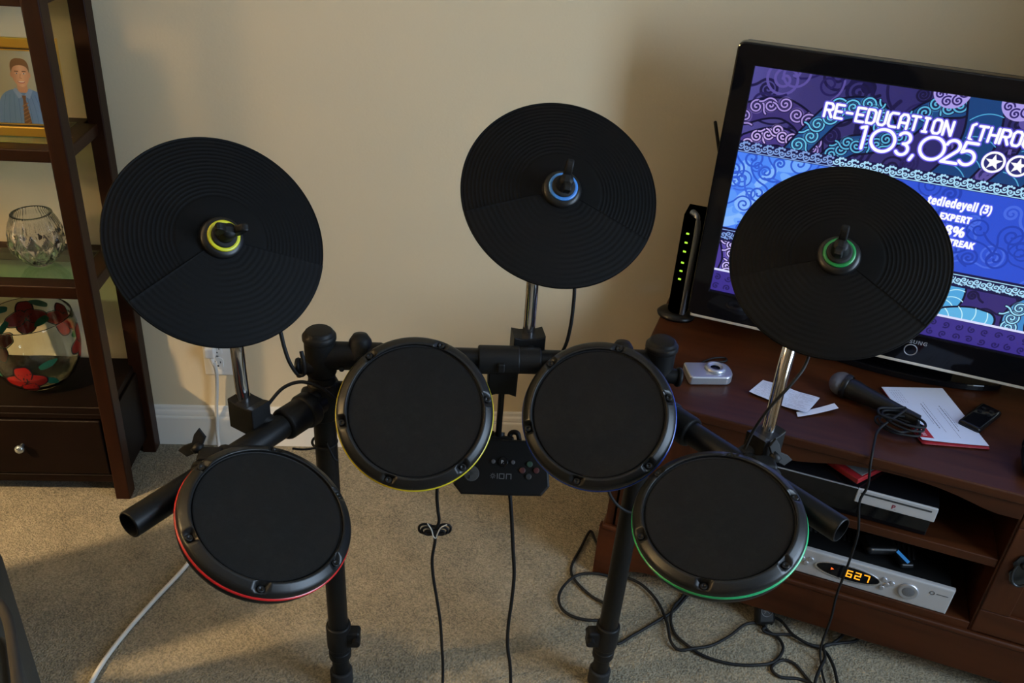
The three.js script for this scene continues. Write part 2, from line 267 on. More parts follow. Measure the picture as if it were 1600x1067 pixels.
// cut crystal bowl on the lower glass shelf
{
  const t = thing('crystal_bowl', 'round cut crystal bowl standing on the lower glass shelf', 'bowl', [-0.888, 0.588, 0.128]);
  const key = [[0.0001, 0], [0.022, 0], [0.026, 0.003], [0.040, 0.014], [0.052, 0.032], [0.058, 0.055], [0.057, 0.078], [0.050, 0.100], [0.043, 0.114], [0.042, 0.120]], prof = [key[0], key[1]];
  for (let i = 1; i < key.length - 1; i++) for (let k = 1; k <= 9; k++) prof.push([key[i][0] + (key[i + 1][0] - key[i][0]) * k / 9, key[i][1] + (key[i + 1][1] - key[i][1]) * k / 9]);
  const inner = key.slice(2).reverse().map(([r, y]) => [r - 0.0075, Math.max(y, 0.008)]), outerN = prof.length;
  const g = lathe([...prof, [0.039, 0.1212], ...inner, [0.0001, 0.008]], 168), p = g.attributes.position, rows = outerN + 1 + inner.length + 1;
  for (let i = 0; i < p.count; i++) {                                        // cut facets: crossed diagonal grooves in the belly and short flutes at the rim, on the outside only
    const x = p.getX(i), y = p.getY(i), z = p.getZ(i), r = Math.hypot(x, z); if (i % rows >= outerN || r < 0.030) continue;
    const a = Math.atan2(z, x), w = (q) => Math.pow(Math.abs(Math.sin(q)), 0.5), k = y < 0.088 ? 0.0050 * (1 - w(a * 6 + y * 55) * w(a * 6 - y * 55)) : 0.0024 * (1 - w(a * 22));
    p.setX(i, x * (1 - k / r)); p.setZ(i, z * (1 - k / r));
  }
  g.computeVertexNormals(); mesh('bowl_body', g, M.crystal, t);
  const stars = [];
  for (let k = 0; k < 7; k++) for (let j = 0; j < 8; j++) {                   // star cuts round the belly
    const a = k / 7 * 6.283, b = j / 8 * 6.283, c = V(Math.cos(a), 0, Math.sin(a)), s = V(-Math.sin(a), 0, Math.cos(a));
    const p0 = c.clone().multiplyScalar(0.0575).add(V(0, 0.052, 0)), p1 = p0.clone().addScaledVector(s, Math.cos(b) * 0.018).add(V(0, Math.sin(b) * 0.022, 0)).addScaledVector(c, -0.004);
    stars.push(rod(p0, p1, 0.0011, 0.0004, 6));
  }
  mesh('star_cuts', stars, M.crystal, t);
}
// painted glass bowl on the wooden shelf
{
  const t = thing('painted_bowl', 'big clear glass bowl painted with red flowers and green leaves', 'bowl', [-0.948, 0.2725, 0.128]);
  const prof = [[0.0001, 0], [0.040, 0], [0.060, 0.010], [0.080, 0.030], [0.093, 0.060], [0.099, 0.095], [0.100, 0.130], [0.097, 0.165], [0.094, 0.180]];
  const R = (y) => { for (let i = 1; i < prof.length; i++) if (y <= prof[i][1] && prof[i][1] > prof[i - 1][1]) { const k = (y - prof[i - 1][1]) / (prof[i][1] - prof[i - 1][1]); return prof[i - 1][0] + k * (prof[i][0] - prof[i - 1][0]); } return 0.094; };
  mesh('glass_wall', lathe([...prof, [0.092, 0.1815], [0.0905, 0.180], ...prof.slice(2, -1).reverse().map(([r, y]) => [r - 0.0035, y + 0.002]), [0.0001, 0.008]], 72), phy({ color: rgb(0.86, 0.9, 0.86), roughness: 0.02, transmission: 1, thickness: 0.004, ior: 1.45 }), t);
  const patch = (a0, y0, ru, rv, turn, off, rim = false) => {                              // a painted blot lying on the outside of the bowl
    const pos = [], idx = [], N = 20; const pt = (u, v) => { const y = Math.min(0.176, Math.max(0.012, y0 + v)), r = R(y) + off, a = a0 + u / 0.095; pos.push(Math.sin(a) * r, y, Math.cos(a) * r); };
    const c = Math.cos(turn), s = Math.sin(turn);
    pt(0, 0); for (let ring = 1; ring <= 3; ring++) for (let k = 0; k < N; k++) { const f = rim ? 1 - (3 - ring) * 0.0016 / ru : ring / 3, q = k / N * 6.2832, u = Math.cos(q) * ru * f, v = Math.sin(q) * rv * (1 + 0.12 * Math.sin(3 * q)) * f; pt(u * c - v * s, u * s + v * c); }
    for (let k = 0; k < N; k++) { const n = (k + 1) % N; if (!rim) idx.push(0, 1 + k, 1 + n); for (let r = 0; r < 2; r++) { const a = 1 + r * N + k, b = 1 + r * N + n; idx.push(a, a + N, b, b, a + N, b + N); } }
    const g = new THREE.BufferGeometry(); g.setAttribute('position', new THREE.Float32BufferAttribute(pos, 3)); g.setIndex(idx); g.computeVertexNormals(); g.setAttribute('uv', new THREE.Float32BufferAttribute(new Float32Array(pos.length / 3 * 2), 2)); return g;
  };
  const redP = std({ color: rgb(0.28, 0.010, 0.008), roughness: 0.3, side: THREE.DoubleSide }), edge = std({ color: rgb(0.006, 0.006, 0.010), roughness: 0.3, side: THREE.DoubleSide }), green = std({ color: rgb(0.015, 0.13, 0.07), roughness: 0.3, side: THREE.DoubleSide });
  for (const [a, y] of [[0.1, 0.052], [-1.25, 0.085], [1.75, 0.10], [2.75, 0.115], [3.65, 0.12], [4.5, 0.08]]) {
    for (const [du, dv, ru, rv, w] of [[-0.020, 0.006, 0.024, 0.017, 0.3], [0.022, 0.006, 0.024, 0.018, -0.4], [0, 0.028, 0.017, 0.022, 0.1], [0.004, -0.020, 0.019, 0.017, 0.2]]) {
      mesh('petal_outline', patch(a + du / 0.095, y + dv, ru + 0.0032, rv + 0.0032, w, 0.0012, true), edge, t); mesh('painted_petal', patch(a + du / 0.095, y + dv, ru, rv, w, 0.0012), redP, t);
    }
    for (const [du, dv, w] of [[0.055, -0.005, 0.9], [0.052, 0.045, 1.9]]) mesh('painted_leaf', patch(a + du / 0.095, y + dv, 0.009, 0.021, w, 0.0010), green, t);
  }
}
// outlet and white cord
{
  const t = thing('wall_outlet', 'white duplex wall outlet just above the baseboard', 'outlet', [-0.564, 0.279, 0.0005]);
  mesh('plate', span(-0.036, 0.036, -0.058, 0.058, 0, 0.006, 0.003), M.white, t);
  for (const y of [0.020, -0.020]) {
    const r = mesh('receptacle', slab(new THREE.Shape().absarc(0, 0, 0.0165, 0.7, Math.PI - 0.7).absarc(0, 0, 0.0165, Math.PI + 0.7, -0.7), 0.004, 0.0008, 16).translate(0, y, 0.0045), M.white, t);
    mesh('slot', [plain(-0.0075, -0.0055, y - 0.001, y + 0.007, 0.0075, 0.0087), plain(0.0055, 0.0075, y + 0.0, y + 0.006, 0.0075, 0.0087), rod([0, y - 0.008, 0.0075], [0, y - 0.008, 0.0087], 0.0025)], M.slot, r);
  }
  mesh('screw', rod([0, 0, 0.006], [0, 0, 0.0075], 0.003), M.steel, t);
  const c = thing('power_cord', 'white power cord hanging from the outlet and trailing over the carpet', 'cord');
  mesh('plug', [span(-0.590, -0.563, 0.285, 0.316, 0.0095, 0.034, 0.006), rod([-0.577, 0.287, 0.02], [-0.571, 0.262, 0.022], 0.006, 0.004)], M.white, c);
  mesh('cord', tube([[-0.571, 0.270, 0.021], [-0.567, 0.245, 0.022], [-0.570, 0.20, 0.020], [-0.578, 0.13, 0.021], [-0.583, 0.055, 0.024], [-0.578, 0.008, 0.045], [-0.567, 0.006, 0.088], [-0.545, 0.006, 0.20], [-0.530, 0.006, 0.33], [-0.552, 0.006, 0.455], [-0.599, 0.006, 0.575], [-0.628, 0.006, 0.654], [-0.649, 0.006, 0.727], [-0.659, 0.006, 0.80], [-0.668, 0.006, 0.92], [-0.69, 0.006, 1.1]], 0.0048, 140), M.whiteCord, c);
}
// sofa corner at the lower left
{
  const t = thing('sofa', 'dark olive fabric sofa whose rounded arm enters the lower left corner', 'sofa', [-0.735, 0, 0.765], Math.atan2(0.09, 0.195));
  t.scale.setScalar(1.2);
  mesh('arm', box(0.22, 0.40, 0.92, -0.115, 0.235, 0.50, 0.07), M.sofa, t);
  mesh('seat_base', box(1.10, 0.22, 0.98, -0.76, 0.16, 0.30, 0.03), M.sofa, t);
  mesh('seat_cushion', box(1.06, 0.14, 0.80, -0.76, 0.335, 0.40, 0.06), M.sofa, t);
  mesh('backrest', box(1.24, 0.44, 0.20, -0.74, 0.27, -0.12, 0.07), M.sofa, t);
  mesh('arm_cushion', new RoundedBoxGeometry(0.10, 0.30, 0.26, 6, 0.045).translate(-0.040, 0.275, 0.40), M.sofa, t);
  mesh('piping', tube([[-0.017, 0.418, 0.22], [0.003, 0.418, 0.27], [0.009, 0.415, 0.34], [0.010, 0.412, 0.42], [0.007, 0.408, 0.50], [-0.017, 0.40, 0.54]], 0.006, 40), M.piping, t);
  for (const [x, z] of [[-0.25, -0.12], [-0.06, 0.90], [-1.25, -0.12], [-1.25, 0.75]]) mesh('foot', lathe([[0.0001, 0], [0.02, 0], [0.027, 0.055], [0.0001, 0.055]], 16).translate(x, 0, z), M.darkCherry, t);
}

// ------------------------------------------------------------ television cabinet, set across the corner. local: x along the front, z out of the front
const CAB = { at: [0.378, 0, 0.474], turn: -Math.asin(0.399) };
const cu = V(Math.cos(CAB.turn), 0, -Math.sin(CAB.turn)), cn = V(Math.sin(CAB.turn), 0, Math.cos(CAB.turn));
const cab = (u, h, n) => V(...CAB.at).addScaledVector(cu, u).addScaledVector(cn, n).setY(h);
const onCab = (name, label, cat, u, h, n, turn = 0, group) => thing(name, label, cat, cab(u, h, n).toArray(), CAB.turn + turn, group);
const TOP = 0.511;
{
  const t = thing('tv_stand', 'wide cherry wood television cabinet with an arched open bay and two doors', 'cabinet', CAB.at, CAB.turn);
  const W = 1.09;
  mesh('top', span(0.004, W - 0.004, 0.489, TOP, -0.5, 0.012, 0.005, 'x'), M.cherry, t);
  const arch = (u0, u1, y1, f) => { const s = new THREE.Shape(); s.moveTo(u0, y1); f(s); s.lineTo(u1, y1); s.closePath(); return s; };
  // front plinth on bracket feet with a shallow arch between
  const pl = new THREE.Shape(); pl.moveTo(0, 0); pl.lineTo(0.035, 0); pl.bezierCurveTo(0.06, 0.01, 0.055, 0.04, 0.12, 0.048); pl.lineTo(W - 0.12, 0.048); pl.bezierCurveTo(W - 0.055, 0.04, W - 0.06, 0.01, W - 0.035, 0); pl.lineTo(W, 0); pl.lineTo(W, 0.142); pl.lineTo(0, 0.142); pl.closePath();
  mesh('plinth', [boxUV(slab(pl, 0.022, 0.003, 10).translate(0, 0, -0.018), 'x'), span(0, 0.022, 0.0, 0.142, -0.49, -0.02, 0.003, 'z'), span(W - 0.022, W, 0, 0.142, -0.49, -0.02, 0.003, 'z')], M.cherry, t);
  mesh('plinth_molding', span(0.002, W - 0.002, 0.138, 0.152, -0.49, 0.006, 0.006, 'x'), M.cherry, t);
  for (const [a, b] of [[0.008, 0.026], [0.300, 0.318], [0.772, 0.790], [W - 0.026, W - 0.008]]) mesh('side_panel', span(a, b, 0.15, 0.489, -0.49, -0.004, 0.002, 'y'), M.cherry, t);
  mesh('bay_floor', span(0.318, 0.772, 0.150, 0.172, -0.48, -0.003, 0.003, 'x'), M.cherry, t);
  mesh('back_panel', plain(0.01, W - 0.01, 0.15, 0.489, -0.497, -0.487), M.inner, t);
  mesh('shelf', span(0.318, 0.772, 0.320, 0.341, -0.48, -0.006, 0.003, 'x'), M.cherry, t);
  const ap = new THREE.Shape(); ap.moveTo(0.318, 0.489); ap.lineTo(0.318, 0.452); ap.lineTo(0.350, 0.452); ap.bezierCurveTo(0.40, 0.454, 0.43, 0.481, 0.545, 0.481); ap.bezierCurveTo(0.66, 0.481, 0.69, 0.454, 0.740, 0.452); ap.lineTo(0.772, 0.452); ap.lineTo(0.772, 0.489); ap.closePath();
  mesh('arched_apron', boxUV(slab(ap, 0.018, 0.002, 16).translate(0, 0, -0.016), 'x'), M.cherry, t);
  for (const [a, b, hx] of [[0.030, 0.296, 0.262], [0.776, 1.060, 0.812]]) {
    const rail = (x0, x1, y0, y1, g) => span(x0, x1, y0, y1, -0.02, 0.0, 0.003, g);
    const d = mesh('door', [rail(a, b, 0.430, 0.485, 'x'), rail(a, b, 0.156, 0.215, 'x'), rail(a, a + 0.055, 0.215, 0.430, 'y'), rail(b - 0.055, b, 0.215, 0.430, 'y'), span(a + 0.05, b - 0.05, 0.21, 0.435, -0.02, -0.008, 0.003, 'y')], M.cherry, t);
    // ornate dark bail pull
    const h = mesh('handle', [slab([[-0.012, -0.030], [0, -0.037], [0.012, -0.030], [0.018, -0.012], [0.012, 0], [0.018, 0.012], [0.012, 0.030], [0, 0.037], [-0.012, 0.030], [-0.018, 0.012], [-0.012, 0], [-0.018, -0.012]], 0.004, 0.001).translate(hx, 0.338, 0), along(lathe([[0.0001, 0], [0.008, 0], [0.006, 0.008], [0.0001, 0.012]], 16), [hx, 0.352, 0.003], V(0, 0, 1)),
      tube([[hx - 0.013, 0.352, 0.008], [hx - 0.016, 0.335, 0.013], [hx - 0.010, 0.315, 0.015], [hx, 0.309, 0.015], [hx + 0.010, 0.315, 0.015], [hx + 0.016, 0.335, 0.013], [hx + 0.013, 0.352, 0.008]], 0.0026, 40)], M.darkMetal, d);
  }
}

// ------------------------------------------------------------ television
{
  const t = onCab('television', 'large black flat screen television showing a glowing blue and purple score screen', 'television', 0.546, TOP, -0.3);
  const Y0 = 0.566 - TOP, Y1 = 1.166 - TOP, w2 = 0.471;
  const rr = (w, h0, h1, r) => { const s = new THREE.Shape(); s.moveTo(-w + r, h0); s.lineTo(w - r, h0); s.quadraticCurveTo(w, h0, w, h0 + r); s.lineTo(w, h1 - r); s.quadraticCurveTo(w, h1, w - r, h1); s.lineTo(-w + r, h1); s.quadraticCurveTo(-w, h1, -w, h1 - r); s.lineTo(-w, h0 + r); s.quadraticCurveTo(-w, h0, -w + r, h0); return s; };
  const S = { w: 0.437, y0: 0.632 - TOP, y1: 1.129 - TOP };
  const bez = rr(w2, Y0 + 0.006, Y1, 0.012), hole = new THREE.Path(); hole.moveTo(-S.w, S.y0); hole.lineTo(-S.w, S.y1); hole.lineTo(S.w, S.y1); hole.lineTo(S.w, S.y0); hole.closePath(); bez.holes.push(hole);
  mesh('bezel', slab(bez, 0.026, 0.003, 8).translate(0, 0, -0.022), M.gloss, t);
  mesh('housing', [slab(rr(w2 - 0.004, Y0 + 0.01, Y1 - 0.004, 0.012), 0.03, 0.003, 8).translate(0, 0, -0.052), box(0.66, 0.36, 0.045, 0, (Y0 + Y1) / 2, -0.07, 0.02)], M.satinBlack, t);
  mesh('bottom_strip', span(-w2 + 0.004, w2 - 0.004, Y0 - 0.004, Y0 + 0.007, -0.018, 0.003, 0.003), std({ color: rgb(0.85, 0.76, 0.60), roughness: 0.28, metalness: 0.45 }), t, 'bright chrome strip along the lower edge');
  const ring = new THREE.TorusGeometry(0.0125, 0.0011, 10, 40).translate(0, 0.598 - TOP, 0.0045);
  mesh('power_ring', ring, M.silver, t, 'silver power button ring');
  const font = await new FontLoader().loadAsync('fonts/droid/droid_sans_bold.typeface.json');
  const word = new TextGeometry('SAMSUNG', { font, size: 0.0085, depth: 0.0004, curveSegments: 4 }); word.computeBoundingBox();
  mesh('maker_lettering', word.scale(1.12, 1, 1).translate(-word.boundingBox.max.x * 0.56, 0.6135 - TOP, 0.0041), std({ color: rgb(0.30, 0.31, 0.34), roughness: 0.4, metalness: 0.4 }), t);
  // the picture on the screen
  const CW = 1760, CH = 1000;
  const c = document.createElement('canvas'); c.width = CW; c.height = CH; const g = c.getContext('2d');
  const Yv = (v) => CH * (1 - v), Xu = (u) => CW * u;
  let s0 = 31; const rn = () => { s0 = (s0 * 1664525 + 1013904223) >>> 0; return s0 / 4294967296; };
  const spiral = (x, y, r, turns, dir, a0, col, lw, tail = 0) => {
    g.strokeStyle = col; g.lineCap = 'round'; g.beginPath(); const N = 48;
    for (let i = 0; i <= N; i++) { const k = i / N, a = a0 + dir * turns * 6.2832 * k, q = r * (0.10 + 0.90 * k); const px = x + Math.cos(a) * q, py = y + Math.sin(a) * q; i ? g.lineTo(px, py) : g.moveTo(px, py); }
    if (tail) { const a = a0 + dir * turns * 6.2832, px = x + Math.cos(a) * r, py = y + Math.sin(a) * r, tx = -Math.sin(a) * dir, ty = Math.cos(a) * dir; g.quadraticCurveTo(px + tx * tail * 0.6, py + ty * tail * 0.6, px + tx * tail + Math.cos(a) * tail * 0.5, py + ty * tail + Math.sin(a) * tail * 0.5); }
    g.lineWidth = lw; g.stroke();
  };
  const fillR = (u0, u1, v0, v1, col) => { g.fillStyle = col; g.fillRect(Xu(u0), Yv(v1), Xu(u1) - Xu(u0), Yv(v0) - Yv(v1)); };
  // upper field: dark violet with curls
  const up = g.createLinearGradient(0, 0, CW, 0); up.addColorStop(0, '#4f4a92'); up.addColorStop(0.12, '#3a3470'); up.addColorStop(0.45, '#2a2663'); up.addColorStop(1, '#2d2a68');
  g.fillStyle = up; g.fillRect(0, 0, CW, Yv(0.64));
  for (let i = 0; i < 64; i++) { const x = rn() * CW, y = rn() * Yv(0.68), r = 22 + rn() * 52; spiral(x, y, r, 1.5 + rn() * 0.9, rn() < 0.5 ? 1 : -1, rn() * 6.28, ['#17133a', '#1b1644', '#241d57', '#5a4f9c'][i % 4], 7 + rn() * 9, r * 1.6); }
  // serpents: banded, coiled bodies in teal and violet
  const serpent = (pts, w, fill, line, scales) => {
    g.lineJoin = g.lineCap = 'round';
    const run = () => { g.beginPath(); g.moveTo(Xu(pts[0][0]), Yv(pts[0][1])); for (let i = 1; i < pts.length - 1; i++) { const mx = (pts[i][0] + pts[i + 1][0]) / 2, my = (pts[i][1] + pts[i + 1][1]) / 2; g.quadraticCurveTo(Xu(pts[i][0]), Yv(pts[i][1]), Xu(mx), Yv(my)); } const e = pts[pts.length - 1]; g.lineTo(Xu(e[0]), Yv(e[1])); g.stroke(); };
    g.strokeStyle = '#0d0b2c'; g.lineWidth = w + 16; run(); g.strokeStyle = fill; g.lineWidth = w; run();
    const curve = new THREE.CatmullRomCurve3(pts.map(([a, b]) => V(Xu(a), Yv(b), 0)), false, 'centripetal'), n = Math.round(curve.getLength() / (w * 0.62));
    for (let i = 0; i <= n; i++) { const p = curve.getPoint(i / n), d = curve.getTangent(i / n); if (scales) { g.strokeStyle = line; g.lineWidth = 4; g.beginPath(); g.moveTo(p.x - d.y * w * 0.48, p.y + d.x * w * 0.48); g.quadraticCurveTo(p.x + d.x * w * 0.3, p.y + d.y * w * 0.3, p.x + d.y * w * 0.48, p.y - d.x * w * 0.48); g.stroke(); } else { const sg = i % 2 ? 1 : -1, cx = p.x + d.y * w * 0.10 * sg, cy = p.y - d.x * w * 0.10 * sg; g.fillStyle = line + '55'; g.beginPath(); g.arc(cx, cy, w * 0.40, 0, 7); g.fill(); spiral(cx, cy, w * 0.40, 1.8, sg, i * 1.3, '#120e38', 13, w * 0.3); spiral(cx, cy, w * 0.40, 1.8, sg, i * 1.3, line, 6.5, w * 0.3); } }
  };
  serpent([[0.00, 0.80], [0.06, 0.86], [0.13, 0.82], [0.16, 0.74], [0.17, 0.66]], 74, '#3a2f70', '#a58fd8', false);
  serpent([[0.02, 0.69], [0.08, 0.75], [0.13, 0.70]], 66, '#453782', '#c3a9ec', false);
  serpent([[0.12, 0.66], [0.16, 0.78], [0.20, 0.88], [0.27, 0.90], [0.30, 0.84]], 78, '#1d4a86', '#62bfe4', false);
  serpent([[0.20, 0.66], [0.23, 0.74], [0.28, 0.76], [0.33, 0.80], [0.38, 0.93], [0.44, 0.95]], 70, '#1a457f', '#57b0d8', false);
  serpent([[0.45, 0.66], [0.48, 0.74], [0.50, 0.86], [0.48, 1.02]], 116, '#173f78', '#4fa6d4', true);
  serpent([[0.56, 0.66], [0.60, 0.76], [0.61, 0.88], [0.60, 1.02]], 96, '#1a417a', '#58aed8', true);
  serpent([[0.70, 0.66], [0.74, 0.78], [0.80, 0.86], [0.88, 0.84], [0.94, 0.76]], 90, '#1d4a86', '#62bfe4', false);
  serpent([[0.80, 0.66], [0.86, 0.72], [0.94, 0.70], [1.0, 0.8]], 74, '#3a2f70', '#a58fd8', false);
  for (const [u, v] of [[0.415, 0.985], [0.55, 0.975], [0.70, 0.985]]) { g.fillStyle = '#a99be6'; g.beginPath(); g.arc(Xu(u), Yv(v + 0.02), 66, 0, 7); g.fill(); for (let k = 0; k < 7; k++) spiral(Xu(u) + Math.cos(k * 0.9) * 42, Yv(v + 0.02) + Math.sin(k * 0.9) * 42, 20, 1.5, 1, k, '#2b1f63', 6); }
  // middle panel: bright blue
  const mp = g.createLinearGradient(0, 0, CW, 0); mp.addColorStop(0, '#4a80f4'); mp.addColorStop(0.10, '#4f8cf6'); mp.addColorStop(0.28, '#3f6ce8'); mp.addColorStop(0.40, '#2f52d2'); mp.addColorStop(1, '#2c4ccc');
  g.fillStyle = mp; g.fillRect(0, Yv(0.65), CW, Yv(0.30) - Yv(0.65));
  g.save(); g.beginPath(); g.rect(0, Yv(0.645), CW, Yv(0.31) - Yv(0.645)); g.clip();
  for (let i = 0; i < 30; i++) { const x = rn() * CW * 0.32, y = Yv(0.31 + rn() * 0.33); g.fillStyle = ['#6fa8fb', '#5c97f8', '#86b8fc'][i % 3]; g.beginPath(); g.ellipse(x, y, 30 + rn() * 50, 16 + rn() * 26, rn() * 3, 0, 7); g.fill(); }
  for (let i = 0; i < 42; i++) { const x = rn() * CW * 0.34, y = Yv(0.31 + rn() * 0.33), r = 16 + rn() * 34; spiral(x, y, r, 1.4 + rn() * 0.6, rn() < 0.5 ? 1 : -1, rn() * 6.28, i % 3 ? '#2f59cf' : '#3a66dd', 5 + rn() * 4, r * 1.8); }
  for (let i = 0; i < 46; i++) { const x = CW * (0.36 + rn() * 0.64), y = Yv(0.31 + rn() * 0.33), r = 22 + rn() * 40; spiral(x, y, r, 1.6 + rn() * 0.6, rn() < 0.5 ? 1 : -1, rn() * 6.28, i % 3 ? '#2340b4' : '#4668e0', 6 + rn() * 5, r * 1.7); }
  g.restore();
  // lower field
  const lo = g.createLinearGradient(0, 0, CW, 0); lo.addColorStop(0, '#4a3a92'); lo.addColorStop(0.5, '#342a72'); lo.addColorStop(1, '#3a2c6c');
  g.fillStyle = lo; g.fillRect(0, Yv(0.25), CW, CH);
  g.save(); g.beginPath(); g.rect(0, Yv(0.25), CW, Yv(0.11) - Yv(0.25)); g.clip();
  for (let i = 0; i < 34; i++) { const x = rn() * CW, y = Yv(0.10 + rn() * 0.15), r = 20 + rn() * 40; spiral(x, y, r, 1.7, rn() < 0.5 ? 1 : -1, rn() * 6.28, i % 3 ? '#1a1240' : '#7a62b4', 8 + rn() * 5, r * 1.5); }
  serpent([[0.47, 0.05], [0.52, 0.12], [0.555, 0.18], [0.55, 0.26]], 66, '#4fa4dc', '#b8ecfb', true);
  serpent([[0.55, 0.11], [0.59, 0.135], [0.63, 0.125]], 74, '#5cb0e2', '#c4f0fc', true);
  serpent([[0.70, 0.08], [0.68, 0.16], [0.72, 0.24]], 80, '#3f86c8', '#9adcf6', false);
  serpent([[0.02, 0.26], [0.04, 0.18], [0.03, 0.10]], 60, '#5a4aa6', '#c7b6f4', false);
  serpent([[0.20, 0.06], [0.26, 0.16], [0.34, 0.14]], 76, '#3f86c8', '#9adcf6', false);
  g.restore();
  fillR(0, 1, 0, 0.10, '#3b2f86');
  for (let i = 0; i < 70; i++) { const x = (i % 35 + 0.5) * CW / 35, y = Yv(i < 35 ? 0.072 : 0.028); spiral(x, y, 15, 1.3, i % 2 ? 1 : -1, i, '#231a5c', 6); }
  fillR(0, 1, 0.103, 0.113, '#d8dcff');
  // ornamental bands
  for (const [v, h, k] of [[0.645, 0.048, 1], [0.246, 0.064, -1]]) {
    fillR(0, 1, v, v + h, '#151243'); const y = Yv(v + h / 2), n = 37;
    for (let i = 0; i < n; i++) { const x = (i + 0.5) * CW / n; const col = i / n < 0.2 ? '#7fa0dc' : '#a9dcf8'; spiral(x - 9, y - 4 * k, 15, 1.4, 1, 0.4, col, 5.5); spiral(x + 13, y + 4 * k, 14, 1.4, -1, 2.2, col, 5.5); g.fillStyle = col; g.beginPath(); g.arc(x, y - 17 * k, 6, 0, 7); g.arc(x + 10, y - 19 * k, 5, 0, 7); g.arc(x + 20, y - 15 * k, 5, 0, 7); g.fill(); g.strokeStyle = col; g.lineWidth = 4; g.beginPath(); g.moveTo(x - 22, y + 20 * k); g.lineTo(x + 24, y + 20 * k); g.stroke(); }
  }
  // lettering drawn with strokes on a 4 x 6 grid
  const L = { R: [[0, 6, 0, 0, 3, 0, 4, 1, 4, 2.4, 3, 3, 0, 3], [2, 3, 4, 6]], E: [[4, 0, 0, 0, 0, 6, 4, 6], [0, 3, 3.2, 3]], '-': [[0.3, 3, 3.2, 3]], D: [[0, 0, 3, 0, 4, 1, 4, 5, 3, 6, 0, 6, 0, 0]], U: [[0, 0, 0, 5, 1, 6, 3, 6, 4, 5, 4, 0]], C: [[4, 0, 1, 0, 0, 1, 0, 5, 1, 6, 4, 6]], A: [[0, 6, 0, 1.2, 1, 0, 3, 0, 4, 1.2, 4, 6], [0, 3.6, 4, 3.6]], T: [[0, 0, 4, 0], [2, 0, 2, 6]], I: [[1, 0, 3, 0], [2, 0, 2, 6], [1, 6, 3, 6]], O: [[0, 1, 1, 0, 3, 0, 4, 1, 4, 5, 3, 6, 1, 6, 0, 5, 0, 1]], N: [[0, 6, 0, 0, 4, 6, 4, 0]], '(': [[3.4, -0.6, 2, 0.2, 2, 5.8, 3.4, 6.6]], ')': [[0.6, -0.6, 2, 0.2, 2, 5.8, 0.6, 6.6]], H: [[0, 0, 0, 6], [4, 0, 4, 6], [0, 3, 4, 3]], G: [[4, 0, 1, 0, 0, 1, 0, 5, 1, 6, 4, 6, 4, 3, 2.4, 3]], L: [[0, 0, 0, 6, 4, 6]], B: [[0, 0, 3, 0, 3.8, 0.8, 3.8, 2.2, 3, 3, 4, 3.8, 4, 5.2, 3.2, 6, 0, 6, 0, 0], [0, 3, 3, 3]], ' ': [] };
  const letters = (text, x, y, w, h, adv, lw, glow) => { g.lineJoin = 'round'; g.lineCap = 'round'; for (const pass of [0, 1]) { g.strokeStyle = pass ? '#ffffff' : glow; g.lineWidth = pass ? lw : lw + 9; [...text].forEach((ch, i) => (L[ch] || []).forEach((st) => { g.beginPath(); for (let k = 0; k < st.length; k += 2) { const px = x + i * adv + st[k] * w / 4, py = y + st[k + 1] * h / 6; k ? g.lineTo(px, py) : g.moveTo(px, py); } g.stroke(); })); } };
  letters('RE-EDUCATION (THROUGH LABOR)', Xu(0.172), Yv(0.893), 28, 52, Xu(0.0226), 10.5, '#5b4fd8');
  // score: thin round numerals
  { const glyph = (ch, x, y, h) => { const r = h / 2, q = h / 4; g.beginPath();
      if (ch === '1') { g.moveTo(x - 8, y + 6); g.lineTo(x + 8, y); g.lineTo(x + 8, y + h); }
      if (ch === '0') g.arc(x + r, y + r, r, 0, 7);
      if (ch === '3') { g.arc(x + q, y + q, q, -2.6, 1.5); g.moveTo(x + q, y + h / 2); g.arc(x + q, y + 3 * q, q, -1.5, 2.6); }
      if (ch === ',') { g.moveTo(x + 4, y + h - 4); g.lineTo(x - 3, y + h + 14); }
      if (ch === '2') { g.arc(x + q + 2, y + q + 2, q + 2, -2.9, 0.7); g.lineTo(x - 4, y + h); g.lineTo(x + h / 2 + 8, y + h); }
      if (ch === '5') { g.moveTo(x + h / 2 + 4, y); g.lineTo(x + 6, y); g.lineTo(x, y + h * 0.45); g.arc(x + q, y + 0.67 * h, q * 1.25, -2.2, 2.5); }
      g.stroke(); };
    const X = Xu(0.262), W = Xu(0.228), y = Yv(0.826), h = 86, seq = [['1', 0], ['0', 0.09], ['3', 0.33], [',', 0.485], ['0', 0.54], ['2', 0.765], ['5', 0.91]];
    for (const [lw, col] of [[21, '#6a5cf0'], [12, '#ffffff']]) { g.strokeStyle = col; g.lineWidth = lw; for (const [ch, f] of seq) glyph(ch, X + f * W, y, h); } }
  for (let k = 0; k < 5; k++) { const x = Xu(0.536 + 0.049 * k), y = Yv(0.768); g.fillStyle = '#5a4ad0'; g.beginPath(); g.arc(x, y, 44, 0, 7); g.fill(); g.fillStyle = '#2a2a72'; g.beginPath(); g.arc(x, y, 38, 0, 7); g.fill(); g.strokeStyle = '#fff'; g.lineWidth = 9; g.beginPath(); g.arc(x, y, 37, 0, 7); g.stroke(); g.fillStyle = '#fff'; g.beginPath(); for (let i = 0; i < 10; i++) { const a = -Math.PI / 2 + i * Math.PI / 5, r = i % 2 ? 13 : 32; g.lineTo(x + Math.cos(a) * r, y + Math.sin(a) * r); } g.fill(); }
  g.textAlign = 'center'; g.textBaseline = 'middle';
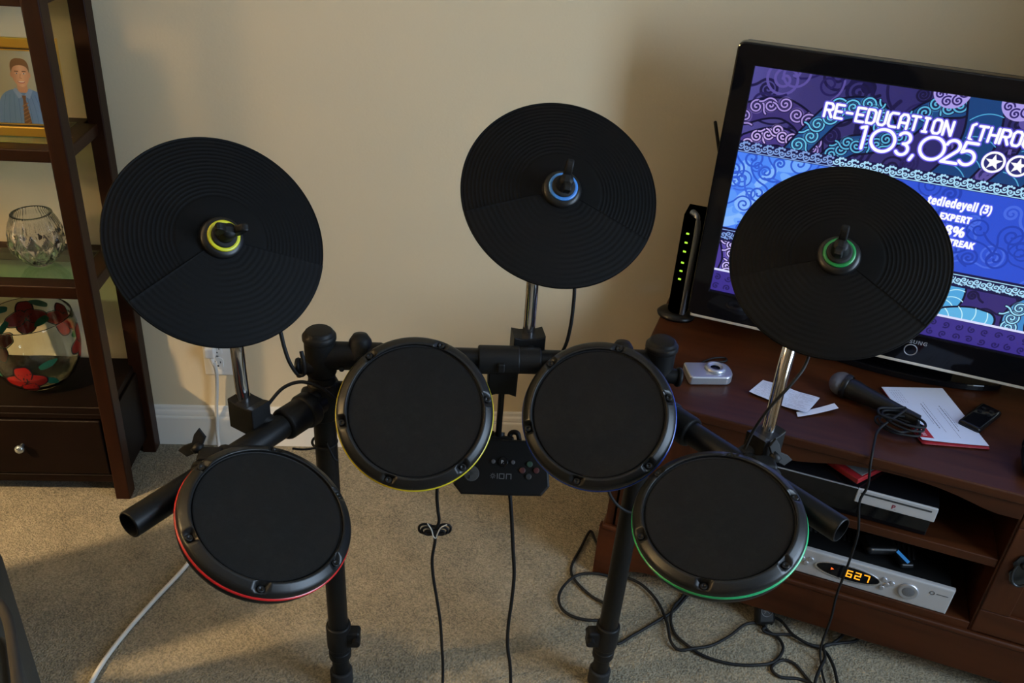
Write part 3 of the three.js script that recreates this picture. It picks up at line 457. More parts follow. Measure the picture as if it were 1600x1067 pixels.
  const txt = (s, v, px, k = 1) => { g.save(); g.translate(Xu(0.5), Yv(v)); g.scale(k, 1); g.font = `bold ${px}px sans-serif`; g.lineWidth = 12; g.strokeStyle = '#4a5af0'; g.strokeText(s, 0, 0); g.strokeStyle = '#fff'; g.lineWidth = 3; g.strokeText(s, 0, 0); g.fillStyle = '#fff'; g.fillText(s, 0, 0); g.restore(); };
  txt('tediedeyell (3)', 0.583, 46, 0.74); txt('EXPERT', 0.527, 36, 0.92); txt('98%', 0.475, 56, 0.95); txt('NOTE STREAK', 0.427, 36, 0.86);
  const tex = new THREE.CanvasTexture(c); tex.colorSpace = THREE.SRGBColorSpace; tex.anisotropy = 8;
  mesh('screen', new THREE.PlaneGeometry(S.w * 2, S.y1 - S.y0).translate(0, (S.y0 + S.y1) / 2, -0.004), std({ color: rgb(0.004, 0.004, 0.005), roughness: 0.25, emissive: rgb(1, 1, 1), emissiveMap: tex, emissiveIntensity: 1.0 }), t);
  const glow = new THREE.RectAreaLight(rgb(0.32, 0.42, 1.0), SCREEN_GLOW, S.w * 2, S.y1 - S.y0), gp = cab(0.546, TOP + (S.y0 + S.y1) / 2, -0.297);
  glow.position.copy(gp); glow.lookAt(gp.clone().add(cn)); scene.add(glow);
  // pedestal
  mesh('pedestal_neck', span(-0.11, 0.11, 0.012, Y0 + 0.05, -0.105, -0.060, 0.008), M.gloss, t);
  const oval = new THREE.Shape(); oval.absellipse(0, 0, 0.21, 0.066, 0, Math.PI * 2);
  mesh('pedestal_base', new THREE.ExtrudeGeometry(oval, { depth: 0.010, bevelEnabled: true, bevelSize: 0.004, bevelThickness: 0.003, bevelSegments: 3, curveSegments: 40 }).rotateX(-Math.PI / 2).translate(0, 0.0035, -0.088), M.gloss, t);
}

// ------------------------------------------------------------ things on and in the cabinet
{ // modem
  const t = onCab('modem', 'upright black modem with a column of green lights and silver edge', 'modem', 0.040, TOP, -0.39);
  mesh('stand', lathe([[0.0001, 0], [0.046, 0], [0.048, 0.006], [0.040, 0.014], [0.024, 0.018], [0.0001, 0.018]], 40).scale(0.95, 1, 0.8).translate(-0.002, 0, 0.008), M.satinBlack, t);
  const sec = new THREE.Shape(); sec.moveTo(-0.019, -0.05); sec.lineTo(-0.019, 0.012); sec.quadraticCurveTo(-0.017, 0.030, 0, 0.031); sec.quadraticCurveTo(0.017, 0.030, 0.019, 0.012); sec.lineTo(0.019, -0.05); sec.closePath();
  mesh('body', slab(sec, 0.245, 0.004, 12).rotateX(-Math.PI / 2).translate(0, 0.016, 0).scale(1, 1, -1), M.gloss, t);
  mesh('edge_strip', tube([[0.0135, 0.018, 0.0275], [0.0135, 0.13, 0.0285], [0.0125, 0.240, 0.0285], [0.006, 0.262, 0.024], [-0.006, 0.266, 0.012]], 0.0075, 60, 10), std({ color: rgb(0.26, 0.27, 0.30), roughness: 0.35, metalness: 0.8 }), t, 'silver curved edge strip');
  const led = lit(0.45, 0.85, 0.05, 1.1);
  for (const y of [0.222, 0.200, 0.178, 0.150, 0.129, 0.108]) mesh('indicator_light', span(-0.0085, -0.0015, y - 0.002, y + 0.002, 0.033, 0.0362, 0.001), led, t);
}
{ // antenna
  const t = onCab('wireless_router', 'black wireless router with one tilted stick antenna behind the television', 'router', 0.150, TOP, -0.452);
  mesh('case', [box(0.13, 0.18, 0.03, 0, 0.094, 0, 0.008), box(0.09, 0.008, 0.06, 0, 0.004, 0, 0.003)], M.satinBlack, t);
  mesh('antenna', [rod([-0.02, 0.18, 0.003], [-0.109, 0.455, 0.010], 0.0045, 0.0038, 16), new THREE.SphereGeometry(0.0038, 12, 8).translate(-0.109, 0.455, 0.010), rod([-0.018, 0.17, 0.003], [-0.026, 0.20, 0.0035], 0.007)], M.blackPlastic, t);
}
{ // compact camera lying on its back
  const t = onCab('compact_camera', 'small silver compact camera lying on its back with the lens up', 'camera', 0.156, TOP, -0.132, -0.46 + 0.9);
  t.rotation.y = CAB.turn + 0.43;
  const s = new THREE.Shape(); s.moveTo(-0.042, -0.027); s.lineTo(0.030, -0.027); s.quadraticCurveTo(0.046, -0.024, 0.046, 0.0); s.quadraticCurveTo(0.046, 0.025, 0.034, 0.027); s.lineTo(-0.042, 0.027); s.quadraticCurveTo(-0.046, 0.027, -0.046, 0.023); s.lineTo(-0.046, -0.023); s.quadraticCurveTo(-0.046, -0.027, -0.042, -0.027);
  mesh('body', slab(s, 0.020, 0.003, 10).rotateX(-Math.PI / 2).translate(0, 0.001, 0), M.silver, t);
  mesh('lens_ring', lathe([[0.018, 0.018], [0.023, 0.021], [0.022, 0.026], [0.018, 0.028], [0.0135, 0.0275], [0.0125, 0.024], [0.0001, 0.0235]], 40).translate(0.014, 0, -0.004), M.silver, t);
  mesh('lens_glass', lathe([[0.0001, 0.0242], [0.009, 0.0238], [0.0115, 0.0236]], 30).translate(0.014, 0.0002, -0.004), M.gloss, t);
  mesh('grip_edge', span(-0.0475, -0.042, 0.003, 0.018, -0.022, 0.022, 0.002), std({ color: rgb(0.45, 0.38, 0.26), roughness: 0.35, metalness: 0.6 }), t);
  mesh('flash_window', span(-0.012, 0.000, 0.0195, 0.0212, 0.012, 0.019, 0.001), M.paleSilver, t);
  mesh('port_cover', span(-0.036, -0.026, 0.007, 0.013, 0.0262, 0.0278, 0.0008), M.slot, t);
  mesh('tripod_socket', [span(-0.006, 0.012, 0.006, 0.014, 0.0262, 0.0276, 0.001), rod([0.003, 0.010, 0.0262], [0.003, 0.010, 0.0282], 0.003)], M.steel, t);
  mesh('wrist_strap', tube([[-0.020, 0.008, -0.026], [-0.010, 0.004, -0.045], [0.03, 0.003, -0.075], [0.062, 0.003, -0.078], [0.060, 0.003, -0.066], [0.02, 0.003, -0.056], [-0.014, 0.005, -0.034]], 0.0019, 60), M.cable, t);
}
// sheets: a thin slightly curled quad from four corners (u, n) on the cabinet top
function sheet(name, corners, lift, mat, parent, th = 0.0006, base = 0.0006) {
  const N = 14, pos = [], uv = [], idx = [], at = (i, j) => { const a = i / N, b = j / N, q = corners, u = (q[0][0] * (1 - a) + q[1][0] * a) * (1 - b) + (q[3][0] * (1 - a) + q[2][0] * a) * b, n = (q[0][1] * (1 - a) + q[1][1] * a) * (1 - b) + (q[3][1] * (1 - a) + q[2][1] * a) * b; return [u, base + lift(a, b), n, a, b]; };
  for (const k of [1, 0]) for (let j = 0; j <= N; j++) for (let i = 0; i <= N; i++) { const [u, y, n, a, b] = at(i, j); pos.push(u, y + k * th, n); uv.push(a, 1 - b); }
  const S = (N + 1) * (N + 1), q = (i, j) => j * (N + 1) + i;
  for (let j = 0; j < N; j++) for (let i = 0; i < N; i++) { idx.push(q(i, j), q(i, j + 1), q(i + 1, j), q(i + 1, j), q(i, j + 1), q(i + 1, j + 1)); idx.push(S + q(i, j), S + q(i + 1, j), S + q(i, j + 1), S + q(i + 1, j), S + q(i + 1, j + 1), S + q(i, j + 1)); }
  const side = (a, b) => idx.push(a, S + a, b, b, S + a, S + b);
  for (let i = 0; i < N; i++) { side(q(i, N), q(i + 1, N)); side(q(i + 1, 0), q(i, 0)); side(q(0, i), q(0, i + 1)); side(q(N, i + 1), q(N, i)); }
  const g = new THREE.BufferGeometry(); g.setAttribute('position', new THREE.Float32BufferAttribute(pos, 3)); g.setAttribute('uv', new THREE.Float32BufferAttribute(uv, 2)); g.setIndex(idx); g.computeVertexNormals();
  return mesh(name, g, mat, parent);
}
{
  const receipt = canvasMat(512, 420, (c, w, h) => { c.fillStyle = '#c9cfde'; c.fillRect(0, 0, w, h); c.fillStyle = '#8d90a3'; let q = 5; for (let k = 0; k < 15; k++) { let x = 24; while (x < w - 60) { q = (q * 16807) % 2147483647; const l = 14 + q % 46; if (q % 5) c.fillRect(x, 22 + k * 26, l, 4 + q % 3); x += l + 9; } } }, { side: THREE.DoubleSide, roughness: 0.8 });
  const p = onCab('paper_receipt', 'crumpled white printed slip of paper lying behind the right cymbal stand', 'paper', 0, TOP, 0);
  sheet('sheet', [[0.268, -0.176], [0.387, -0.155], [0.364, -0.074], [0.246, -0.107]], (a, b) => 0.006 * Math.pow(1 - a, 3) * b + 0.007 * a * a * b * b + 0.002 * Math.sin(a * 5) ** 2, receipt, p);
  const s = onCab('paper_strip', 'narrow curled white strip of paper tucked under the printed slip', 'paper', 0, TOP, 0);
  sheet('strip', [[0.345, -0.078], [0.415, -0.134], [0.424, -0.119], [0.349, -0.062]], (a, b) => 0.002 + 0.008 * a * a, M.paper, s);
  const d = onCab('document_stack', 'white printed sheet lying on a red booklet beside the microphone', 'document', 0, TOP, 0);
  const C = [[0.509, -0.256], [0.634, -0.312], [0.709, -0.119], [0.584, -0.080]];
  const grow = (k) => C.map(([u, n]) => [0.609 + (u - 0.609) * k, -0.192 + (n + 0.192) * k]);
  sheet('red_booklet', grow(1.0).map(([u, n]) => [u + 0.0015, n + 0.004]), () => 0, M.red, d, 0.004, 0.0004);
  sheet('printed_sheet', C, (a, b) => 0.004 * Math.pow(1 - a, 2) * b * b + 0.002 * a * b, canvasMat(700, 1060, (c, w, h) => {
    c.fillStyle = '#ccd2e2'; c.fillRect(0, 0, w, h); c.fillStyle = '#3d4152';
    for (const [x, y, l, t] of [[300, 330, 470, 9], [340, 300, 560, 4], [275, 420, 300, 4], [490, 360, 470, 8], [520, 420, 340, 4], [450, 420, 520, 4]]) for (let k = 0; k < l; k += 34) c.fillRect(x, y + k, t, 24 + (k * 7) % 9);
    c.fillStyle = '#a3a9bd'; for (let k = 0; k < 5; k++) for (let j = 0; j < 6; j++) c.fillRect(60 + k * 26, 60 + j * 46, 8, 26 + (k * j * 13) % 16);
    c.fillStyle = '#a41420'; c.fillRect(0, 760, 150, 250); c.fillStyle = '#cfa9b2'; for (let k = 0; k < 6; k++) c.fillRect(52, 790 + k * 32, 44, 20);
  }, { side: THREE.DoubleSide, roughness: 0.8 }), d, 0.0006, 0.0048);
}
{ // microphone with its coiled cable
  const t = onCab('microphone', 'black handheld microphone with a silver ball grille lying on the cabinet', 'microphone', 0, TOP, 0);
  const a = V(0.424, 0.026, -0.193), d = V(0.150, -0.006, 0.066).normalize();
  mesh('grille', along(new THREE.SphereGeometry(0.0255, 28, 20), a, d), std({ color: rgb(0.16, 0.16, 0.17), roughness: 0.42, metalness: 0.85, bumpMap: rubberBump, bumpScale: 0.001 }), t);
  mesh('grille_band', along(lathe([[0.0235, 0.004], [0.0265, 0.006], [0.0265, 0.013], [0.0235, 0.016]], 32), a, d), M.satinBlack, t);
  mesh('handle', along(lathe([[0.021, 0.016], [0.0215, 0.03], [0.018, 0.06], [0.0145, 0.12], [0.013, 0.165], [0.0001, 0.168]], 32), a, d), M.satinBlack, t);
  const p = a.clone().addScaledVector(d, 0.166), coil = [[p.x, p.y, p.z]];
  for (let k = 0; k < 34; k++) { const q = k * 0.72; coil.push([0.540 + Math.cos(q) * (0.040 + 0.010 * Math.sin(k * 1.7)), 0.0098 + 0.0009 * k, -0.102 + Math.sin(q) * (0.026 + 0.006 * Math.cos(k * 2.3))]); }
  const down = [[0.500, 0.020, -0.06], [0.494, 0.012, -0.02], [0.492, 0.007, 0.010], [0.4935, -0.012, 0.021], [0.501, -0.06, 0.022], [0.496, -0.095, 0.024], [0.512, -0.172, 0.026], [0.514, -0.257, 0.026], [0.513, -0.347, 0.026], [0.517, -0.405, 0.03], [0.514, -0.48, 0.05], [0.52, -TOP + 0.010, 0.06], [0.528, -TOP + 0.006, 0.10], [0.55, -TOP + 0.007, 0.16], [0.595, -TOP + 0.006, 0.25], [0.64, -TOP + 0.006, 0.42], [0.69, -TOP + 0.006, 0.62]];
  mesh('cable', tube([...coil, ...down], 0.0026, 420, 7), M.cable, t);
}
{ // small glossy remote and adaptor to the right of the sheet
  const t = onCab('remote_control', 'small glossy black remote lying right of the white printed sheet', 'remote', 0.700, TOP, -0.215, -0.5);
  mesh('shell', box(0.045, 0.016, 0.11, 0, 0.0085, 0, 0.007), M.gloss, t);
  for (let k = 0; k < 4; k++) mesh('button', rod([-0.008 + (k % 2) * 0.016, 0.016, -0.03 + (k >> 1) * 0.018], [-0.008 + (k % 2) * 0.016, 0.0178, -0.03 + (k >> 1) * 0.018], 0.0045), M.blackPlastic, t);
  const p = onCab('game_controller', 'black game controller at the right edge of the cabinet top', 'controller', 0.815, TOP, -0.125, 0.3);
  mesh('body', box(0.10, 0.030, 0.055, 0, 0.027, 0, 0.014), M.satinBlack, p);
  for (const s of [-1, 1]) { mesh('grip', along(new THREE.CapsuleGeometry(0.017, 0.05, 6, 16), [s * 0.052, 0.022, 0.032], V(s * 0.35, -0.1, 1)), M.satinBlack, p); mesh('thumb_stick', [rod([s * 0.022, 0.04, 0.018], [s * 0.022, 0.050, 0.018], 0.005), collar([s * 0.022, 0.049, 0.018], [s * 0.022, 0.055, 0.018], 0.009, 0.002)], M.blackPlastic, p); }
}
{ // game console on the cabinet shelf
  const t = onCab('game_console', 'glossy black game console with silver disc slot panel on the cabinet shelf', 'console', 0.476, 0.3415, 0);
  const sec = new THREE.Shape(); sec.moveTo(-0.274, 0.004); sec.lineTo(-0.020, 0.004); sec.lineTo(-0.014, 0.052); sec.lineTo(0.006, 0.060); sec.lineTo(0.008, 0.088); sec.quadraticCurveTo(-0.03, 0.098, -0.13, 0.099); sec.quadraticCurveTo(-0.24, 0.098, -0.274, 0.088); sec.closePath();
  mesh('body', slab(sec, 0.322, 0.002, 12).rotateY(-Math.PI / 2).translate(0.161, 0, 0), M.gloss, t);
  mesh('slot_panel', span(0.012, 0.160, 0.058, 0.0905, 0.004, 0.0105, 0.002), M.paleSilver, t, 'silver panel with the disc slot');
  mesh('disc_slot', span(0.020, 0.150, 0.0795, 0.0835, 0.0095, 0.0112, 0.0006), M.slot, t);
  mesh('trim_line', span(-0.160, 0.012, 0.0875, 0.0905, 0.004, 0.0098, 0.001), M.silver, t, 'thin silver trim line');
  const f = await new FontLoader().loadAsync('fonts/droid/droid_sans_bold.typeface.json');
  mesh('emblem', [new TextGeometry('P', { font: f, size: 0.010, depth: 0.0004, curveSegments: 4 }).translate(0.079, 0.0645, 0.0105), new TextGeometry('S', { font: f, size: 0.007, depth: 0.0004, curveSegments: 4 }).rotateX(-0.9).translate(0.085, 0.0635, 0.0107)], colored(0.22, 0.02, 0.04), t, 'small dark red emblem');
  mesh('touch_light', span(0.1435, 0.1465, 0.030, 0.035, -0.0176, -0.0155, 0.0008), lit(0.25, 0.55, 1, 1.6), t); mesh('touch_light', span(0.1485, 0.1515, 0.030, 0.035, -0.0176, -0.0155, 0.0008), lit(0.3, 1, 0.6, 1.6), t);
  for (const [x, z] of [[-0.14, -0.04], [0.14, -0.04], [-0.14, -0.25], [0.14, -0.25]]) mesh('foot', rod([x, 0.0003, z], [x, 0.005, z], 0.008), M.blackPlastic, t);
  const b = onCab('disc_case', 'red bordered disc case lying on top of the game console', 'disc case', 0.486, 0.4402, -0.075, -0.62);
  mesh('case', span(-0.052, 0.048, 0.001, 0.013, -0.066, 0.072, 0.002), M.red, b);
  mesh('cover_print', span(-0.038, 0.044, 0.0125, 0.0138, -0.056, 0.056, 0.0005), colored(0.16, 0.165, 0.17, 0.3), b, 'grey printed cover');
}
{ // set-top box
  const t = onCab('set_top_box', 'silver fronted set-top box with amber clock digits on the lower bay floor', 'set-top box', 0.506, 0.1725, 0);
  const y = 0.0065, H = 0.063;
  mesh('case', span(-0.205, 0.213, y, H, -0.30, -0.013, 0.003), M.satinBlack, t);
  const rows = []; for (let i = 0; i < 30; i++) for (let j = 0; j < 2; j++) rows.push(plain(-0.15 + i * 0.01, -0.145 + i * 0.01, H, H + 0.0008, -0.24 + j * 0.1, -0.17 + j * 0.1));
  mesh('vent_ribs', rows, M.slot, t).userData.kind = 'stuff';
  const fr = slab([[-0.207, y - 0.002], [0.215, y - 0.002], [0.216, H + 0.001], [-0.208, H + 0.001]], 0.013, 0.003).translate(0, 0, -0.016); mesh('front_panel', fr, M.paleSilver, t);
  const el = new THREE.Shape(); el.absellipse(0, 0, 0.062, 0.0165, 0, Math.PI * 2);
  mesh('display_rim', slab(new THREE.Shape().absellipse(0, 0, 0.0655, 0.0195, 0, Math.PI * 2), 0.003, 0.001, 40).translate(0.018, 0.035, -0.004), std({ color: rgb(0.75, 0.75, 0.78), roughness: 0.2, metalness: 0.9 }), t);
  mesh('display', slab(el, 0.002, 0.0005, 40).translate(0.018, 0.0365, -0.0022), M.gloss, t);
  const amber = lit(1, 0.36, 0.01, 1.5), seg = { 6: 'afgedc', 2: 'abged', 7: 'abc' };
  [['6', 0.016], ['2', 0.033], ['7', 0.050]].forEach(([d, x]) => { const w = 0.0095, h = 0.016, y0 = 0.0295, q = 0.0012, z = -0.0002, P = { a: [0, w, h, h], g: [0, w, h / 2, h / 2], d: [0, w, 0, 0], f: [0, 0, h / 2, h], e: [0, 0, 0, h / 2], b: [w, w, h / 2, h], c: [w, w, 0, h / 2] }; mesh('digit', [...seg[d]].map((k) => { const [a, b, c, e] = P[k]; return plain(x + a - q, x + b + q, y0 + c - q, y0 + e + q, z - 0.001, z + 0.0007); }), amber, t); });
  mesh('indicator_light', slab([[-0.016, 0.035], [-0.010, 0.038], [-0.016, 0.041]], 0.0012, 0).translate(0, 0, -0.0009), lit(1, 0.12, 0.01, 1.5), t);
  for (const [x, yy] of [[-0.075, 0.042], [-0.066, 0.032], [-0.058, 0.045], [0.088, 0.047], [0.096, 0.036], [0.088, 0.025], [0.104, 0.042]]) mesh('button', collar([x, yy, -0.004], [x, yy, 0.0005], 0.0055, 0.0015, 20), M.silver, t);
  mesh('knob_ring', along(lathe([[0.013, 0], [0.020, 0], [0.020, 0.003], [0.0175, 0.006], [0.013, 0.004], [0.0001, 0.0025]], 40), [0.137, 0.034, -0.004], V(0, 0, 1)), M.silver, t);
  mesh('knob', along(lathe([[0.0001, 0.004], [0.011, 0.004], [0.0125, 0.002], [0.0125, 0]], 32), [0.137, 0.034, -0.003], V(0, 0, 1)), colored(0.12, 0.12, 0.125), t);
  mesh('knob_ring', along(lathe([[0.011, 0], [0.016, 0], [0.016, 0.003], [0.014, 0.005], [0.0001, 0.0025]], 40), [-0.108, 0.036, -0.004], V(0, 0, 1)), colored(0.2, 0.2, 0.21), t);
  mesh('maker_emblem', [new THREE.TorusGeometry(0.0042, 0.0008, 8, 24).translate(0.180, 0.047, -0.0028), plain(0.188, 0.210, 0.0460, 0.0478, -0.0035, -0.0026)], colored(0.08, 0.08, 0.085), t);
  for (const [x, z] of [[-0.18, -0.04], [0.18, -0.04], [-0.18, -0.27], [0.18, -0.27]]) mesh('foot', rod([x, 0.0003, z], [x, y + 0.001, z], 0.008), M.blackPlastic, t);
  const g = onCab('light_gadget', 'small black gadget with a blue light strip on the set-top box', 'gadget', 0.600, 0.2365, -0.06, 0.4);
  mesh('shell', [box(0.07, 0.022, 0.05, -0.02, 0.0125, -0.02, 0.01), box(0.03, 0.012, 0.05, 0.018, 0.008, 0.015, 0.005)], M.satinBlack, g);
  mesh('light_strip', slab([[0.004, -0.012], [0.010, -0.016], [0.024, 0.032], [0.018, 0.036]], 0.002, 0.0004).rotateX(Math.PI / 2).translate(0, 0.0158, 0), lit(0.03, 0.20, 0.55, 0.7), g);
}

// ------------------------------------------------------------ drum kit
const POST = { xl: -0.184, xr: 0.354, z: 0.78 };
const wingL = [V(-0.190, 0.69, 0.80), V(-0.392, 0.69, 1.083)], wingR = [V(0.360, 0.69, 0.80), V(0.562, 0.69, 1.079)];
const T = (w, k) => w[0].clone().lerp(w[1], k);
{
  const t = thing('drum_rack', 'black tubular drum rack of two upright posts, a crossbar and two wing arms', 'drum rack');
  const hollow = (a, b, r) => { const L = a.distanceTo(b); return along(lathe([[r, 0], [r, L - 0.002], [r - 0.001, L], [r - 0.003, L], [r - 0.0035, L - 0.05], [0.0001, L - 0.052]], 32), a, b.clone().sub(a)); };
  const wing = (x, y, z, dir, s) => [along(lathe([[0.0001, 0], [0.006, 0], [0.006, 0.016], [0.009, 0.018], [0.009, 0.026], [0.0001, 0.028]], 16), [x, y, z], dir), along(slab([[-0.017, 0], [-0.006, -0.004], [0.006, -0.004], [0.017, 0], [0.019, 0.012], [0.010, 0.011], [0, 0.006], [-0.010, 0.011], [-0.019, 0.012]].map(([a, b]) => [a * s, b * s]), 0.005, 0.001).translate(0, 0.024, -0.0025), [x, y, z], dir)];
  for (const [s, x] of [[-1, POST.xl], [1, POST.xr]]) {
    const z = POST.z, foot = -s * 0.010;                                   // the posts lean out a touch
    const at = (y) => V(x - foot * (y / 0.8) + foot, y, z);
    mesh('post', rod(at(0.13), at(0.77), 0.0185, 0.0185, 32), M.blackTube, t);
    mesh('lower_post', rod(at(0.02), at(0.14), 0.0163, 0.0163, 32), M.blackTube, t);
    mesh('rubber_foot', collar(at(0.0005), at(0.04), 0.022, 0.004), M.gasket, t);
    mesh('post_clamp', [collar(at(0.108), at(0.168), 0.0235, 0.004), collar(at(0.078), at(0.098), 0.0215, 0.003), rod(at(0.095), at(0.11), 0.020), box(0.030, 0.040, 0.026, at(0.13).x - s * 0.026, 0.137, z + 0.004, 0.006), rod([at(0.13).x - s * 0.034, 0.14, z - 0.012], [at(0.13).x - s * 0.034, 0.14, z + 0.026], 0.007)], M.blackPlastic, t);
    // corner joint at the top: cap, collar and a side sleeve for the crossbar
    const p = at(0.78);
    mesh('cap', along(lathe([[0.0245, 0], [0.0262, 0.003], [0.0262, 0.009], [0.024, 0.012], [0.0215, 0.0125], [0.0215, 0.016], [0.018, 0.019], [0.0001, 0.0198]], 40), at(0.795), UPV), M.blackPlastic, t);
    mesh('corner_joint', [collar(at(0.735), at(0.798), 0.0240, 0.003), collar(at(0.705), at(0.735), 0.0215, 0.004), collar([p.x, 0.768, z], [p.x - s * 0.098, 0.768, z], 0.0225, 0.004), along(lathe([[0.0001, 0.036], [0.011, 0.035], [0.017, 0.026], [0.024, 0]], 24), [p.x - s * 0.062, 0.770, z], V(0, 1, -0.15)), collar([p.x, 0.756, z + 0.01], [p.x + s * 0.030, 0.752, z + 0.012], 0.0125, 0.003), collar([p.x + s * 0.028, 0.752, z + 0.012], [p.x + s * 0.036, 0.751, z + 0.012], 0.016, 0.003)], M.blackPlastic, t);
    mesh('joint_screw', [rod([p.x - s * 0.062, 0.775, z + 0.018], [p.x - s * 0.062, 0.776, z + 0.0245], 0.0045), rod([p.x - s * 0.035, 0.757, z + 0.016], [p.x - s * 0.035, 0.757, z + 0.0235], 0.004)], M.darkMetal, t);
    // wing arm with its clamp on the post
    const W = s < 0 ? wingL : wingR;
    mesh('wing_arm', hollow(W[0].clone().lerp(W[1], -0.02), W[1], 0.0192), M.blackTube, t);
    mesh('wing_clamp', [collar(V(at(0.65).x, 0.652, z), V(at(0.65).x, 0.722, z), 0.0245, 0.004), collar(T(W, 0.05), T(W, 0.215), 0.0255, 0.005), collar(T(W, 0.03), T(W, 0.10), 0.0285, 0.006), box(0.034, 0.042, 0.03, T(W, 0.02).x + s * 0.004, 0.694, T(W, 0.02).z - 0.008, 0.008), rod([at(0.69).x - s * 0.02, 0.70, z - 0.012], [at(0.69).x - s * 0.036, 0.70, z - 0.012], 0.011)], M.blackPlastic, t);
    // clamp and wing bolt that carry the front pad
    const q = T(W, 0.60), out = V(s * 0.81, 0, -0.58 * -1 * -1);
    mesh('pad_clamp', [collar(T(W, 0.50), T(W, 0.66), 0.0245, 0.004), box(0.034, 0.03, 0.03, q.x + s * 0.004, q.y + 0.012, q.z - 0.008, 0.006)], M.blackPlastic, t);
    mesh('wing_bolt', wing(q.x + s * 0.008, q.y + 0.012, q.z - 0.012, V(s * 0.70, 0.55, -0.35), 1.15), M.blackPlastic, t);
  }
  mesh('crossbar', rod([POST.xl + 0.02, 0.768, POST.z], [POST.xr - 0.02, 0.768, POST.z], 0.0180, 0.018, 32), M.blackTube, t);
  mesh('crossbar_clamp', [collar([0.062, 0.768, POST.z], [0.128, 0.768, POST.z], 0.0232, 0.003), collar([0.125, 0.768, POST.z], [0.162, 0.768, POST.z], 0.0215, 0.003), box(0.012, 0.016, 0.02, 0.098, 0.768, POST.z + 0.018, 0.003)], M.blackPlastic, t);
  mesh('module_bracket', [slab([[-0.021, -0.042], [-0.010, -0.038], [0.012, -0.038], [0.021, -0.042], [0.021, 0], [-0.021, 0]], 0.03, 0.003).translate(0.103, 0.752, POST.z - 0.015)], M.blackPlastic, t);
  mesh('module_rod', tube([[0.104, 0.73, POST.z], [0.1045, 0.68, POST.z - 0.010], [0.106, 0.63, POST.z - 0.028], [0.107, 0.592, POST.z - 0.040]], 0.0052, 30, 12), M.blackTube, t);
  mesh('rear_pad_mount', [-0.045, 0.25].map((x) => collar([x - 0.03, 0.768, POST.z], [x + 0.03, 0.768, POST.z], 0.0235, 0.004)), M.blackPlastic, t);
}
function frameAt(c, el, az) {                                              // basis: x to the right in the picture, y up in the disc, z out of the face
  const e = el * Math.PI / 180, a = az * Math.PI / 180, n = V(Math.cos(e) * Math.sin(a), Math.sin(e), Math.cos(e) * Math.cos(a));
  const x = V(0.996, 0.066, 0.057); x.addScaledVector(n, -x.dot(n)).normalize();
  return new THREE.Matrix4().makeBasis(x, n.clone().cross(x), n).setPosition(c[0], c[1], c[2]);
}
const place = (t, m) => { m.decompose(t.position, t.quaternion, t.scale); };
const TILT = (g) => g.rotateX(Math.PI / 2);                                 // lathe axis y to the disc's z
// drum pads: one is built, the others are clones with their own ring colour
const padAngles = [11, 71, 131, 191, 251, 311];
function buildPad() {
  const t = new THREE.Group(); scene.add(t);
  mesh('shell', TILT(lathe([[0.0001, -0.058], [0.055, -0.058], [0.062, -0.052], [0.100, -0.042], [0.1150, -0.032], [0.1178, -0.024], [0.1178, -0.012]], 96)), M.blackPlastic, t);
  const disc = TILT(lathe([[0.1008, -0.006], [0.1008, -0.0012], [0.1000, -0.0002], [0.098, 0.0], [0.0001, 0.0004]], 96)), p = disc.attributes.position, uv = disc.attributes.uv;
  for (let i = 0; i < p.count; i++) uv.setXY(i, p.getX(i) * 5 + 0.5, p.getY(i) * 5 + 0.5);
  mesh('playing_surface', disc, M.rubber, t);
  mesh('gasket', TILT(lathe([[0.1004, -0.006], [0.1032, -0.006], [0.1034, -0.0015], [0.1026, -0.0012], [0.1006, -0.003]], 96)), M.gasket, t);
  // hoop with six notches at the lugs
  const N = 180, prof = [[0.1030, -0.005], [0.1031, 0.0022], [0.1040, 0.0034], [0.1062, 0.0034], [0.1080, 0.0026], [0.1135, -0.0010], [0.1160, -0.0030], [0.1182, -0.0060], [0.1186, -0.0120], [0.1178, -0.0135]];
  const g = lathe(prof, N), gp = g.attributes.position;
  for (let i = 0; i < gp.count; i++) { const a = Math.atan2(-gp.getZ(i), gp.getX(i)) * 180 / Math.PI, r = Math.hypot(gp.getX(i), gp.getZ(i)); for (const l of padAngles) { let d = Math.abs(((a - l + 540) % 360) - 180); if (d < 3.4 && r > 0.1045 && r < 0.1165) gp.setY(i, Math.min(gp.getY(i), -0.0052)); } }
  g.computeVertexNormals(); mesh('hoop', TILT(g), M.hoop, t);
  mesh('color_ring', TILT(lathe([[0.1172, -0.0125], [0.1196, -0.0132], [0.1203, -0.0150], [0.1196, -0.0168], [0.1172, -0.0175]], 96)), M.white, t);
  for (const l of padAngles) { const a = l * Math.PI / 180; mesh('lug_screw', along(lathe([[0.0052, -0.004], [0.0052, 0.0008], [0.0044, 0.0018], [0.0020, 0.0018], [0.0018, 0.0004], [0.0001, 0.0004]], 20), [Math.cos(a) * 0.1110, Math.sin(a) * 0.1110, -0.0045], V(0, 0, 1)), M.satinBlack, t); }
  const br = mesh('mount_bracket', [box(0.05, 0.035, 0.03, 0, 0, -0.070, 0.006), rod([0, 0, -0.075], [0, 0.03, -0.095], 0.010)], M.blackPlastic, t);
  mesh('jack_socket', [box(0.022, 0.03, 0.018, 0, -0.075, -0.052, 0.004)], M.blackPlastic, t);
  return t;
}
const pad0 = buildPad();
